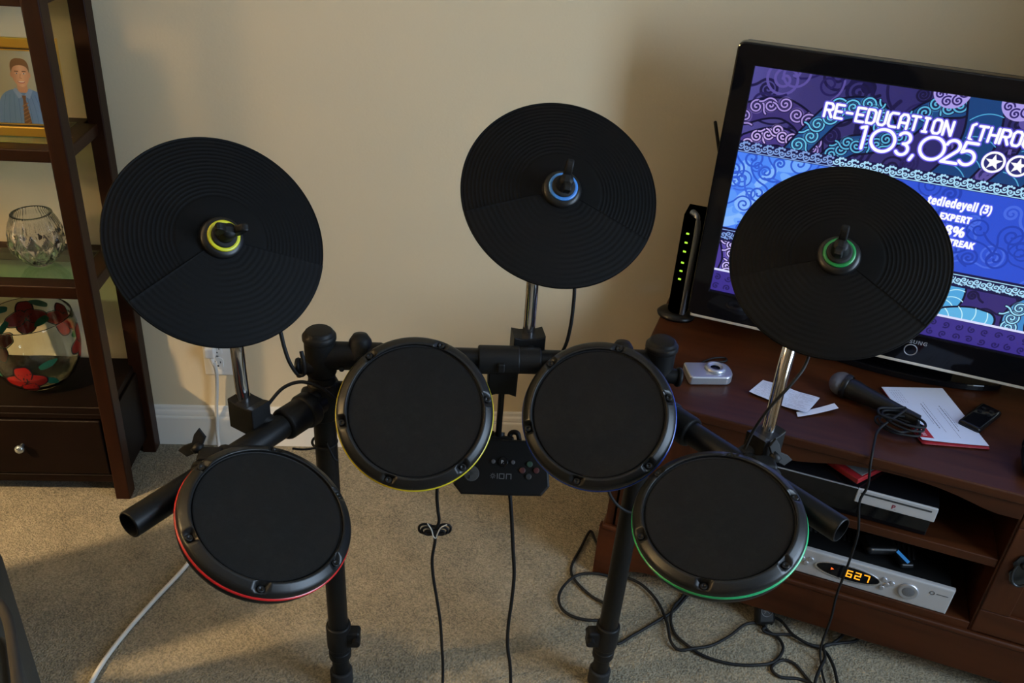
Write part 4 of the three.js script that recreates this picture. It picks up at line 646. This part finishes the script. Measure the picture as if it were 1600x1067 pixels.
const PADS = [
  ['black rubber drum pad ringed in yellow, rear left of the rack', [-0.032, 0.731, 0.871], 48.4, 3.7, [0.62, 0.50, 0.02], 0],
  ['black rubber drum pad ringed in blue, rear right of the rack', [0.248, 0.729, 0.864], 49.4, -17.5, [0.015, 0.05, 0.30], 0],
  ['black rubber drum pad ringed in red, nearest at the left', [-0.221, 0.680, 1.047], 64.0, 64.3, [0.48, 0.012, 0.012], 26],
  ['black rubber drum pad ringed in green, in front of the tv cabinet', [0.391, 0.698, 1.060], 72.4, -47.3, [0.02, 0.33, 0.12], 0],
];
PADS.forEach(([label, c, el, az, col, spin], i) => {
  const t = i ? pad0.clone() : pad0; if (i) scene.add(t);
  t.name = numbered('drum_pad'); tag(t, label, 'drum pad', 'round drum pads of the kit');
  const k = i < 2 ? 0.985 : 1; c = c.map((v, q) => [0, 1.5, 1.9645][q] * (1 - k) + v * k);      // the rear pads stand a little proud of the crossbar
  place(t, frameAt(c, el, az).scale(V(k, k, k)).multiply(new THREE.Matrix4().makeRotationZ(spin * Math.PI / 180)));
  const ring = t.children.find((k) => k.name === 'color_ring'); ring.material = std({ color: rgb(...col), roughness: 0.25 }); ring.userData.label = ['yellow', 'blue', 'red', 'green'][i] + ' colour ring';
});
// cymbals with their chrome arms
function cymbal(label, c, el, az, wedge, half, col, nutTurn, nutLong, arm, block, ringName) {
  const t = new THREE.Group(); t.name = numbered('cymbal_pad'); scene.add(t); tag(t, label, 'cymbal', 'round cymbal pads of the kit');
  const m = frameAt(c, el, az); place(t, m); const inv = m.clone().invert(), L = (p) => p.clone().applyMatrix4(inv);
  const h = (r) => 0.010 * (1 - (r / 0.1525) ** 2) - 0.002, R = 0.1525;
  const prof = [[0.0001, -0.008], [0.06, -0.008], [0.145, -0.011], [R - 0.001, -0.0055], [R, -0.0040]];
  for (let r = R - 0.0008; r > 0.062; r -= 0.00095) { const k = ((R - r) / 0.0057) % 1; prof.push([r, h(r) - 0.0010 * Math.pow(Math.abs(Math.sin(k * Math.PI)), 0.6) * (r > 0.1505 ? 0 : 1)]); }
  for (const r of [0.06, 0.05, 0.04, 0.03, 0.02]) prof.push([r, h(r)]); prof.push([0.0001, h(0)]);
  mesh('disc', TILT(lathe(prof, 128)), M.cymbal, t);
  // the raised striking zone with wider ripples
  const N = 56, rs = []; for (let r = 0.0295; r <= 0.1523; r += 0.0012) rs.push(r);
  const pos = [], idx = [], a0 = (wedge - half) * Math.PI / 180, a1 = (wedge + half) * Math.PI / 180;
  for (const top of [1, 0]) for (let i = 0; i <= N; i++) for (const r of rs) { const a = a0 + (a1 - a0) * i / N, w = top ? 0.0019 + 0.00022 * Math.cos(r * 6.2832 / 0.0078 + 0.5 * Math.sin(a * 9)) - (r > 0.1505 ? (r - 0.1505) * 0.6 : 0) : -0.001; pos.push(Math.cos(a) * r, Math.sin(a) * r, h(r) + w); }
  const K = rs.length, S = (N + 1) * K, q = (i, j) => i * K + j;
  for (let i = 0; i < N; i++) for (let j = 0; j < K - 1; j++) { idx.push(q(i, j), q(i, j + 1), q(i + 1, j), q(i + 1, j), q(i, j + 1), q(i + 1, j + 1)); }
  const wall = (a, b) => idx.push(a, S + a, b, b, S + a, S + b);
  for (let j = 0; j < K - 1; j++) { wall(q(0, j + 1), q(0, j)); wall(q(N, j), q(N, j + 1)); } for (let i = 0; i < N; i++) { wall(q(i, 0), q(i + 1, 0)); wall(q(i + 1, K - 1), q(i, K - 1)); }
  let g = new THREE.BufferGeometry(); g.setAttribute('position', new THREE.Float32BufferAttribute(pos, 3)); g.setIndex(idx); g.computeVertexNormals(); g.setAttribute('uv', new THREE.Float32BufferAttribute(new Float32Array(pos.length / 3 * 2), 2));
  mesh('striking_zone', g, M.cymbalBow, t);
  mesh('bell', TILT(lathe([[0.0305, 0.004], [0.0300, 0.013], [0.0285, 0.0165], [0.0240, 0.0195], [0.0150, 0.0200]], 48)), M.hoop, t);
  mesh('color_ring', TILT(lathe([[0.0170, 0.0195], [0.0225, 0.0198], [0.0222, 0.0228], [0.0195, 0.0236], [0.0170, 0.0228]], 48)), std({ color: rgb(...col), roughness: 0.35 }), t).userData.label = ringName + ' colour ring';
  mesh('washer', TILT(lathe([[0.0178, 0.0190], [0.0176, 0.0250], [0.0150, 0.0275], [0.0001, 0.0280]], 40)), M.gasket, t);
  const nut = new THREE.Shape(); nut.moveTo(-0.007, 0); nut.lineTo(0.007, 0); nut.lineTo(0.010, 0.010); nut.quadraticCurveTo(0.017 * nutLong, 0.016, 0.016 * nutLong, 0.028); nut.quadraticCurveTo(0.010 * nutLong, 0.030, 0.005, 0.018); nut.lineTo(-0.005, 0.018); nut.quadraticCurveTo(-0.010 * nutLong, 0.030, -0.016 * nutLong, 0.028); nut.quadraticCurveTo(-0.017 * nutLong, 0.016, -0.010, 0.010); nut.closePath();
  mesh('wing_nut', [slab(nut, 0.008, 0.0015, 8).translate(0, 0, -0.004).rotateX(Math.PI / 2).scale(1.3, 1.35, 1.3).rotateZ(nutTurn).translate(0, 0, 0.027), TILT(lathe([[0.0125, 0.026], [0.011, 0.044], [0.009, 0.052], [0.0001, 0.052]], 24))], M.blackPlastic, t);
  // chrome arm, in world coordinates brought into the cymbal's own frame
  const n = V(0, 0, 1).transformDirection(m), C = V(...c), under = C.clone().addScaledVector(n, -0.012), back = C.clone().addScaledVector(n, -0.055);
  const path = arm.map((p) => V(...p));
  mesh('chrome_arm', tube([...path, back, under].map(L), 0.0100, 90, 20), M.chrome, t, 'shiny chrome arm');
  mesh('arm_sleeve', rod(L(C.clone().addScaledVector(n, -0.02)), L(C.clone().addScaledVector(n, -0.008)), 0.017, 0.022), M.blackPlastic, t);
  const b = block, bm = new THREE.Matrix4().makeRotationY(b.turn).setPosition(...b.at);
  mesh('arm_clamp', [slab([[-0.024, -0.024], [0.024, -0.024], [0.024, 0.022], [0.012, 0.019], [-0.012, 0.019], [-0.024, 0.022]], 0.036, 0.002).translate(0, 0, -0.018).applyMatrix4(bm).applyMatrix4(inv), rod(L(V(...b.at)), L(V(...b.to)), 0.014)], M.blackPlastic, t);
  return t;
}
const B1 = T(wingL, 0.24), B2 = T(wingR, 0.46);
cymbal('black cymbal pad with a yellow center ring at the left', [-0.308, 0.975, 0.818], 37.9, 36, -70, 66, [0.62, 0.60, 0.02], 0.15, 0.9, [[-0.285, 0.700, 0.862], [-0.288, 0.77, 0.861], [-0.290, 0.84, 0.858], [-0.302, 0.90, 0.83]], { at: [-0.279, 0.716, 0.866], turn: -0.62, to: B1.toArray() }, 'yellow');
cymbal('black cymbal pad with a blue center ring on the crossbar in the middle', [0.178, 1.023, 0.704], 44.6, 4.9, -96, 69, [0.05, 0.22, 0.62], 1.45, 1.1, [[0.1435, 0.772, 0.741], [0.1435, 0.84, 0.741], [0.1435, 0.905, 0.739], [0.152, 0.955, 0.705]], { at: [0.143, 0.775, 0.743], turn: 0.1, to: [0.143, 0.768, 0.78] }, 'blue');
cymbal('black cymbal pad with a green center ring in front of the television', [0.569, 0.993, 0.844], 46.5, -29.1, -112, 64, [0.01, 0.22, 0.05], 1.2, 1.0, [[0.5005, 0.690, 0.913], [0.5075, 0.77, 0.896], [0.5155, 0.85, 0.878], [0.535, 0.905, 0.848]], { at: [0.498, 0.712, 0.912], turn: 0.62, to: B2.toArray() }, 'green');
// control module hanging under the crossbar
{
  const t = thing('control_module', 'black drum control module with four coloured buttons hanging under the crossbar', 'drum module', [0.114, 0.545, 0.775]);
  t.rotation.set(-0.62, 0.0, -0.03);
  const o = new THREE.Shape([[-0.066, -0.042], [-0.078, -0.028], [-0.072, 0.046], [0.072, 0.046], [0.080, -0.026], [0.068, -0.040], [0.02, -0.041]].map((p) => new THREE.Vector2(...p)));
  mesh('case', slab(o, 0.036, 0.004).translate(0, 0, -0.030), M.blackPlastic, t);
  const btn = (x, y, r, mat, name = 'button') => mesh(name, collar([x, y, 0.0045], [x, y, 0.0085], r, 0.0012, 24), mat, t);
  const greyB = colored(0.10, 0.10, 0.105);
  for (const [x, y, c] of [[0.047, 0.010, [0.02, 0.055, 0.045]], [0.059, 0.000, [0.075, 0.022, 0.022]], [0.035, -0.001, [0.075, 0.025, 0.028]], [0.046, -0.011, [0.035, 0.04, 0.045]]]) btn(x, y, 0.0052, colored(...c));
  btn(-0.016, 0.012, 0.0038, greyB); btn(0.018, 0.012, 0.0038, greyB); btn(0.001, 0.012, 0.0085, M.gloss, 'home_button');
  mesh('direction_pad', [collar([-0.052, -0.010, 0.0045], [-0.052, -0.010, 0.0065], 0.0135, 0.001), plain(-0.061, -0.043, -0.0125, -0.0075, 0.006, 0.009), plain(-0.0545, -0.0495, -0.019, -0.001, 0.006, 0.009)], colored(0.07, 0.075, 0.08), t);
  const f = await new FontLoader().loadAsync('fonts/droid/droid_sans_bold.typeface.json'), ink = colored(0.16, 0.165, 0.17);
  mesh('home_emblem', [new TextGeometry('P', { font: f, size: 0.006, depth: 0.0003, curveSegments: 3 }).translate(-0.003, 0.009, 0.0085), new TextGeometry('S', { font: f, size: 0.004, depth: 0.0003, curveSegments: 3 }).rotateX(-0.9).translate(0.0005, 0.0088, 0.0087)], colored(0.35, 0.36, 0.38), t);
  const st = []; for (let k = 0; k < 8; k++) { const a = k * Math.PI / 4; st.push(rod([-0.0155 + Math.cos(a) * 0.0015, -0.0125 + Math.sin(a) * 0.0015, 0.0064], [-0.0155 + Math.cos(a) * 0.0048, -0.0125 + Math.sin(a) * 0.0048, 0.0064], 0.0005, 0.0005, 6)); }
  const bar = (x0, y0, x1, y1) => plain(Math.min(x0, x1) - 0.0007, Math.max(x0, x1) + 0.0007, Math.min(y0, y1) - 0.0007, Math.max(y0, y1) + 0.0007, 0.0055, 0.0065), y0 = -0.0165, y1 = -0.0085;
  mesh('logo', [...st, bar(-0.0075, y0, -0.0075, y1), bar(-0.004, y0, 0.004, y0), bar(-0.004, y1, 0.004, y1), bar(-0.004, y0, -0.004, y1), bar(0.004, y0, 0.004, y1), bar(0.008, y0, 0.008, y1), bar(0.008, y1, 0.016, y1), bar(0.016, y0, 0.016, y1)], ink, t, 'grey starburst and ION lettering');
  mesh('bracket', [box(0.05, 0.012, 0.02, -0.006, 0.050, -0.012, 0.004), rod([-0.006, 0.048, -0.012], [-0.006, 0.062, -0.012], 0.009)], M.blackPlastic, t);
  mesh('jack_plug', tube([[0.010, 0.044, -0.012], [0.014, 0.062, -0.008], [0.024, 0.062, -0.004], [0.030, 0.044, -0.012]], 0.0045, 30), M.cable, t); mesh('jack_plug', tube([[-0.030, 0.044, -0.012], [-0.026, 0.058, -0.008], [-0.016, 0.060, -0.006]], 0.0045, 20), M.cable, t);
}
// cables of the kit
{
  const cab1 = thing('usb_cable', 'black cable hanging from the drum module with a tied bundle', 'cable');
  mesh('cable', tube([[0.052, 0.548, 0.765], [0.034, 0.556, 0.772], [0.016, 0.552, 0.782], [0.006, 0.535, 0.793], [0.004, 0.51, 0.80], [0.006, 0.475, 0.80], [0.009, 0.445, 0.80], [0.003, 0.427, 0.803], [0.003, 0.40, 0.80], [-0.001, 0.36, 0.80], [0.001, 0.32, 0.80], [0.009, 0.26, 0.80], [0.017, 0.20, 0.80], [0.022, 0.13, 0.80], [0.026, 0.06, 0.80], [0.026, 0.02, 0.82], [0.024, 0.005, 0.87], [0.03, 0.004, 1.0], [0.06, 0.004, 1.2]], 0.0029, 160), M.cable, cab1);
  const loops = []; for (let k = 0; k < 3; k++) { const w = 0.028 - k * 0.0055, p = []; for (let i = 0; i < 22; i++) { const a = i / 22 * 6.2832; p.push([0.002 + Math.cos(a) * w, 0.4275 + Math.sin(a) * (0.0135 - k * 0.0035) * (0.30 + 1.1 * Math.abs(Math.cos(a))), 0.803 + (k - 1) * 0.005]); } loops.push(tube(p, 0.0023, 80, 7, true)); }
  mesh('bundle_loops', loops, M.cable, cab1);
  mesh('twist_tie', tube([[-0.011, 0.452, 0.812], [-0.004, 0.440, 0.814], [0.000, 0.424, 0.814], [0.004, 0.418, 0.812], [0.007, 0.432, 0.815], [0.013, 0.446, 0.815], [0.023, 0.450, 0.812]], 0.0011, 50), M.tie, cab1, 'white twist tie');
  const cab2 = thing('pedal_cable', 'plain black cable hanging straight down from the drum module to the carpet', 'cable');
  mesh('cable', tube([[0.127, 0.515, 0.770], [0.130, 0.500, 0.793], [0.135, 0.46, 0.80], [0.142, 0.39, 0.80], [0.149, 0.32, 0.80], [0.149, 0.25, 0.80], [0.147, 0.19, 0.80], [0.149, 0.13, 0.80], [0.158, 0.07, 0.80], [0.162, 0.02, 0.81], [0.16, 0.005, 0.86], [0.14, 0.004, 1.0], [0.10, 0.004, 1.2]], 0.0034, 140), M.cable, cab2);
  const jack = thing('cymbal_cable', 'thin black cable looping from the left cymbal to the left post', 'cable');
  mesh('cable', tube([[-0.290, 0.955, 0.80], [-0.255, 0.88, 0.795], [-0.239, 0.825, 0.80], [-0.233, 0.795, 0.805], [-0.225, 0.770, 0.81], [-0.2135, 0.750, 0.81], [-0.2055, 0.752, 0.812], [-0.2045, 0.775, 0.812], [-0.208, 0.79, 0.806]], 0.0032, 90), M.cable, jack);
  const j2 = thing('wing_cable', 'thin black cable arching over the left wing clamp beside the post', 'cable');
  mesh('cable', tube([[-0.268, 0.700, 0.853], [-0.255, 0.716, 0.838], [-0.235, 0.735, 0.824], [-0.212, 0.742, 0.818], [-0.192, 0.738, 0.817], [-0.170, 0.722, 0.815], [-0.155, 0.700, 0.813], [-0.148, 0.68, 0.808]], 0.0028, 80), M.cable, j2);
  const j3 = thing('strap_tie', 'black cable tie with a loose end around the left post', 'cable tie');
  mesh('strap', [new THREE.TorusGeometry(0.0200, 0.0022, 8, 40).rotateX(Math.PI / 2).translate(-0.184, 0.600, 0.78), tube([[-0.195, 0.600, 0.798], [-0.215, 0.603, 0.806], [-0.232, 0.606, 0.808]], 0.0018, 20), tube([[-0.178, 0.612, 0.80], [-0.165, 0.585, 0.806], [-0.160, 0.58, 0.806]], 0.002, 20)], M.cable, j3);
  const j4 = thing('middle_cymbal_cable', 'thin black cable dropping from the middle cymbal behind the crossbar', 'cable');
  mesh('cable', tube([[0.185, 0.985, 0.672], [0.200, 0.94, 0.70], [0.210, 0.885, 0.735], [0.2115, 0.845, 0.74], [0.210, 0.805, 0.742], [0.205, 0.775, 0.744], [0.19, 0.74, 0.745]], 0.0030, 80), M.cable, j4);
  const j5 = thing('right_cymbal_cable', 'thin black cable crossing the right chrome arm down to its clamp', 'cable');
  mesh('cable', tube([[0.560, 0.965, 0.815], [0.548, 0.915, 0.865], [0.520, 0.868, 0.932], [0.500, 0.843, 0.946], [0.480, 0.800, 0.942], [0.468, 0.755, 0.935], [0.463, 0.715, 0.930]], 0.0024, 80), M.cable, j5);
  const j6 = thing('blue_pad_cable', 'thin black cable from beneath the blue ringed pad to the right post', 'cable');
  mesh('cable', tube([[0.285, 0.60, 0.80], [0.298, 0.525, 0.80], [0.308, 0.503, 0.80], [0.326, 0.482, 0.80], [0.345, 0.474, 0.803], [0.366, 0.478, 0.80], [0.372, 0.485, 0.785]], 0.0028, 60), M.cable, j6);
}
// cables on the carpet at the right
{
  const fl = (a, y = 0.006) => a.map(([x, z], i) => [x, y + 0.0012 * Math.sin(i * 2.1 + x * 9), z]);
  const c1 = thing('floor_cable', 'black floor cable with a sharp upright kink by the right post', 'cable', [0, 0, 0], 0, 'black cables on the carpet');
  const k = fl([[0.432, 0.492], [0.423, 0.468], [0.406, 0.426], [0.395, 0.376], [0.390, 0.344], [0.3865, 0.344], [0.357, 0.399], [0.326, 0.463], [0.324, 0.494], [0.337, 0.523], [0.362, 0.556], [0.388, 0.581], [0.402, 0.62], [0.400, 0.67], [0.398, 0.691], [0.438, 0.666], [0.495, 0.630], [0.541, 0.599], [0.580, 0.557], [0.600, 0.536], [0.590, 0.534], [0.566, 0.563], [0.543, 0.589], [0.529, 0.626], [0.531, 0.662], [0.552, 0.697], [0.58, 0.722], [0.631, 0.742], [0.685, 0.747], [0.73, 0.736], [0.759, 0.705], [0.760, 0.679], [0.742, 0.653], [0.735, 0.640]]);
  mesh('cable', tube(k, 0.0034, 340), M.cable, c1);
  const c2 = thing('floor_cable', 'black floor cable making a wide round loop left of the right post', 'cable', [0, 0, 0], 0, 'black cables on the carpet');
  mesh('cable', tube(fl([[0.405, 0.612], [0.378, 0.625], [0.348, 0.629], [0.311, 0.618], [0.289, 0.594], [0.285, 0.562], [0.308, 0.518], [0.341, 0.491], [0.379, 0.489], [0.418, 0.497], [0.445, 0.499], [0.479, 0.52], [0.508, 0.567], [0.518, 0.635], [0.516, 0.688], [0.528, 0.707], [0.564, 0.705], [0.601, 0.697], [0.65, 0.671], [0.696, 0.639], [0.727, 0.634], [0.738, 0.646], [0.728, 0.655], [0.746, 0.665], [0.788, 0.669], [0.818, 0.693], [0.847, 0.707], [0.853, 0.747], [0.844, 0.804], [0.83, 0.88], [0.86, 1.0], [0.84, 1.15], [0.87, 1.35]], 0.0085), 0.0034, 320), M.cable, c2);
  const c3 = thing('floor_cable', 'black floor cable with a teardrop loop beside the tv cabinet base', 'cable', [0, 0, 0], 0, 'black cables on the carpet');
  mesh('cable', tube(fl([[0.752, 0.640], [0.765, 0.622], [0.779, 0.631], [0.791, 0.669], [0.822, 0.697], [0.856, 0.7], [0.896, 0.679], [0.929, 0.644], [0.952, 0.634], [0.958, 0.653], [0.933, 0.683], [0.888, 0.693], [0.851, 0.702], [0.842, 0.731], [0.82, 0.76], [0.796, 0.796], [0.77, 0.88], [0.79, 1.0], [0.77, 1.15], [0.80, 1.35]], 0.011), 0.0034, 240), M.cable, c3);
  const c4 = thing('floor_cable', 'black floor cable bent in a narrow bight nearest the camera', 'cable', [0, 0, 0], 0, 'black cables on the carpet');
  mesh('cable', tube(fl([[0.90, 1.35], [0.88, 1.15], [0.87, 0.98], [0.83, 0.86], [0.799, 0.799], [0.771, 0.78], [0.729, 0.775], [0.717, 0.758], [0.728, 0.742], [0.752, 0.732], [0.771, 0.741], [0.785, 0.772], [0.793, 0.803], [0.80, 0.87], [0.82, 1.0], [0.81, 1.16], [0.84, 1.35]], 0.0045), 0.0034, 160), M.cable, c4);
  const t = thing('cable_connector', 'small black connector box with a round emblem on the floor cables', 'connector', [0.739, 0.0, 0.640], 0.05);
  t.rotation.set(-0.55, 0.05, 0);
  mesh('case', box(0.044, 0.056, 0.024, 0, 0.036, 0, 0.009), M.satinBlack, t);
  mesh('emblem', [new THREE.TorusGeometry(0.0125, 0.0009, 8, 40).translate(0, 0.040, 0.0125), plain(-0.008, 0.008, 0.0393, 0.0407, 0.0115, 0.0128), rod([-0.006, 0.034, 0.012], [0.006, 0.046, 0.012], 0.0009), rod([0.006, 0.034, 0.012], [-0.006, 0.046, 0.012], 0.0009)], colored(0.10, 0.10, 0.105), t);
  mesh('strain_relief', rod([0, 0.010, 0], [0, -0.002, 0.002], 0.007, 0.004), M.gasket, t);
}
scene.traverse((o) => { if (o.isMesh) { o.castShadow = o.receiveShadow = true; } });
renderer.render(scene, camera);
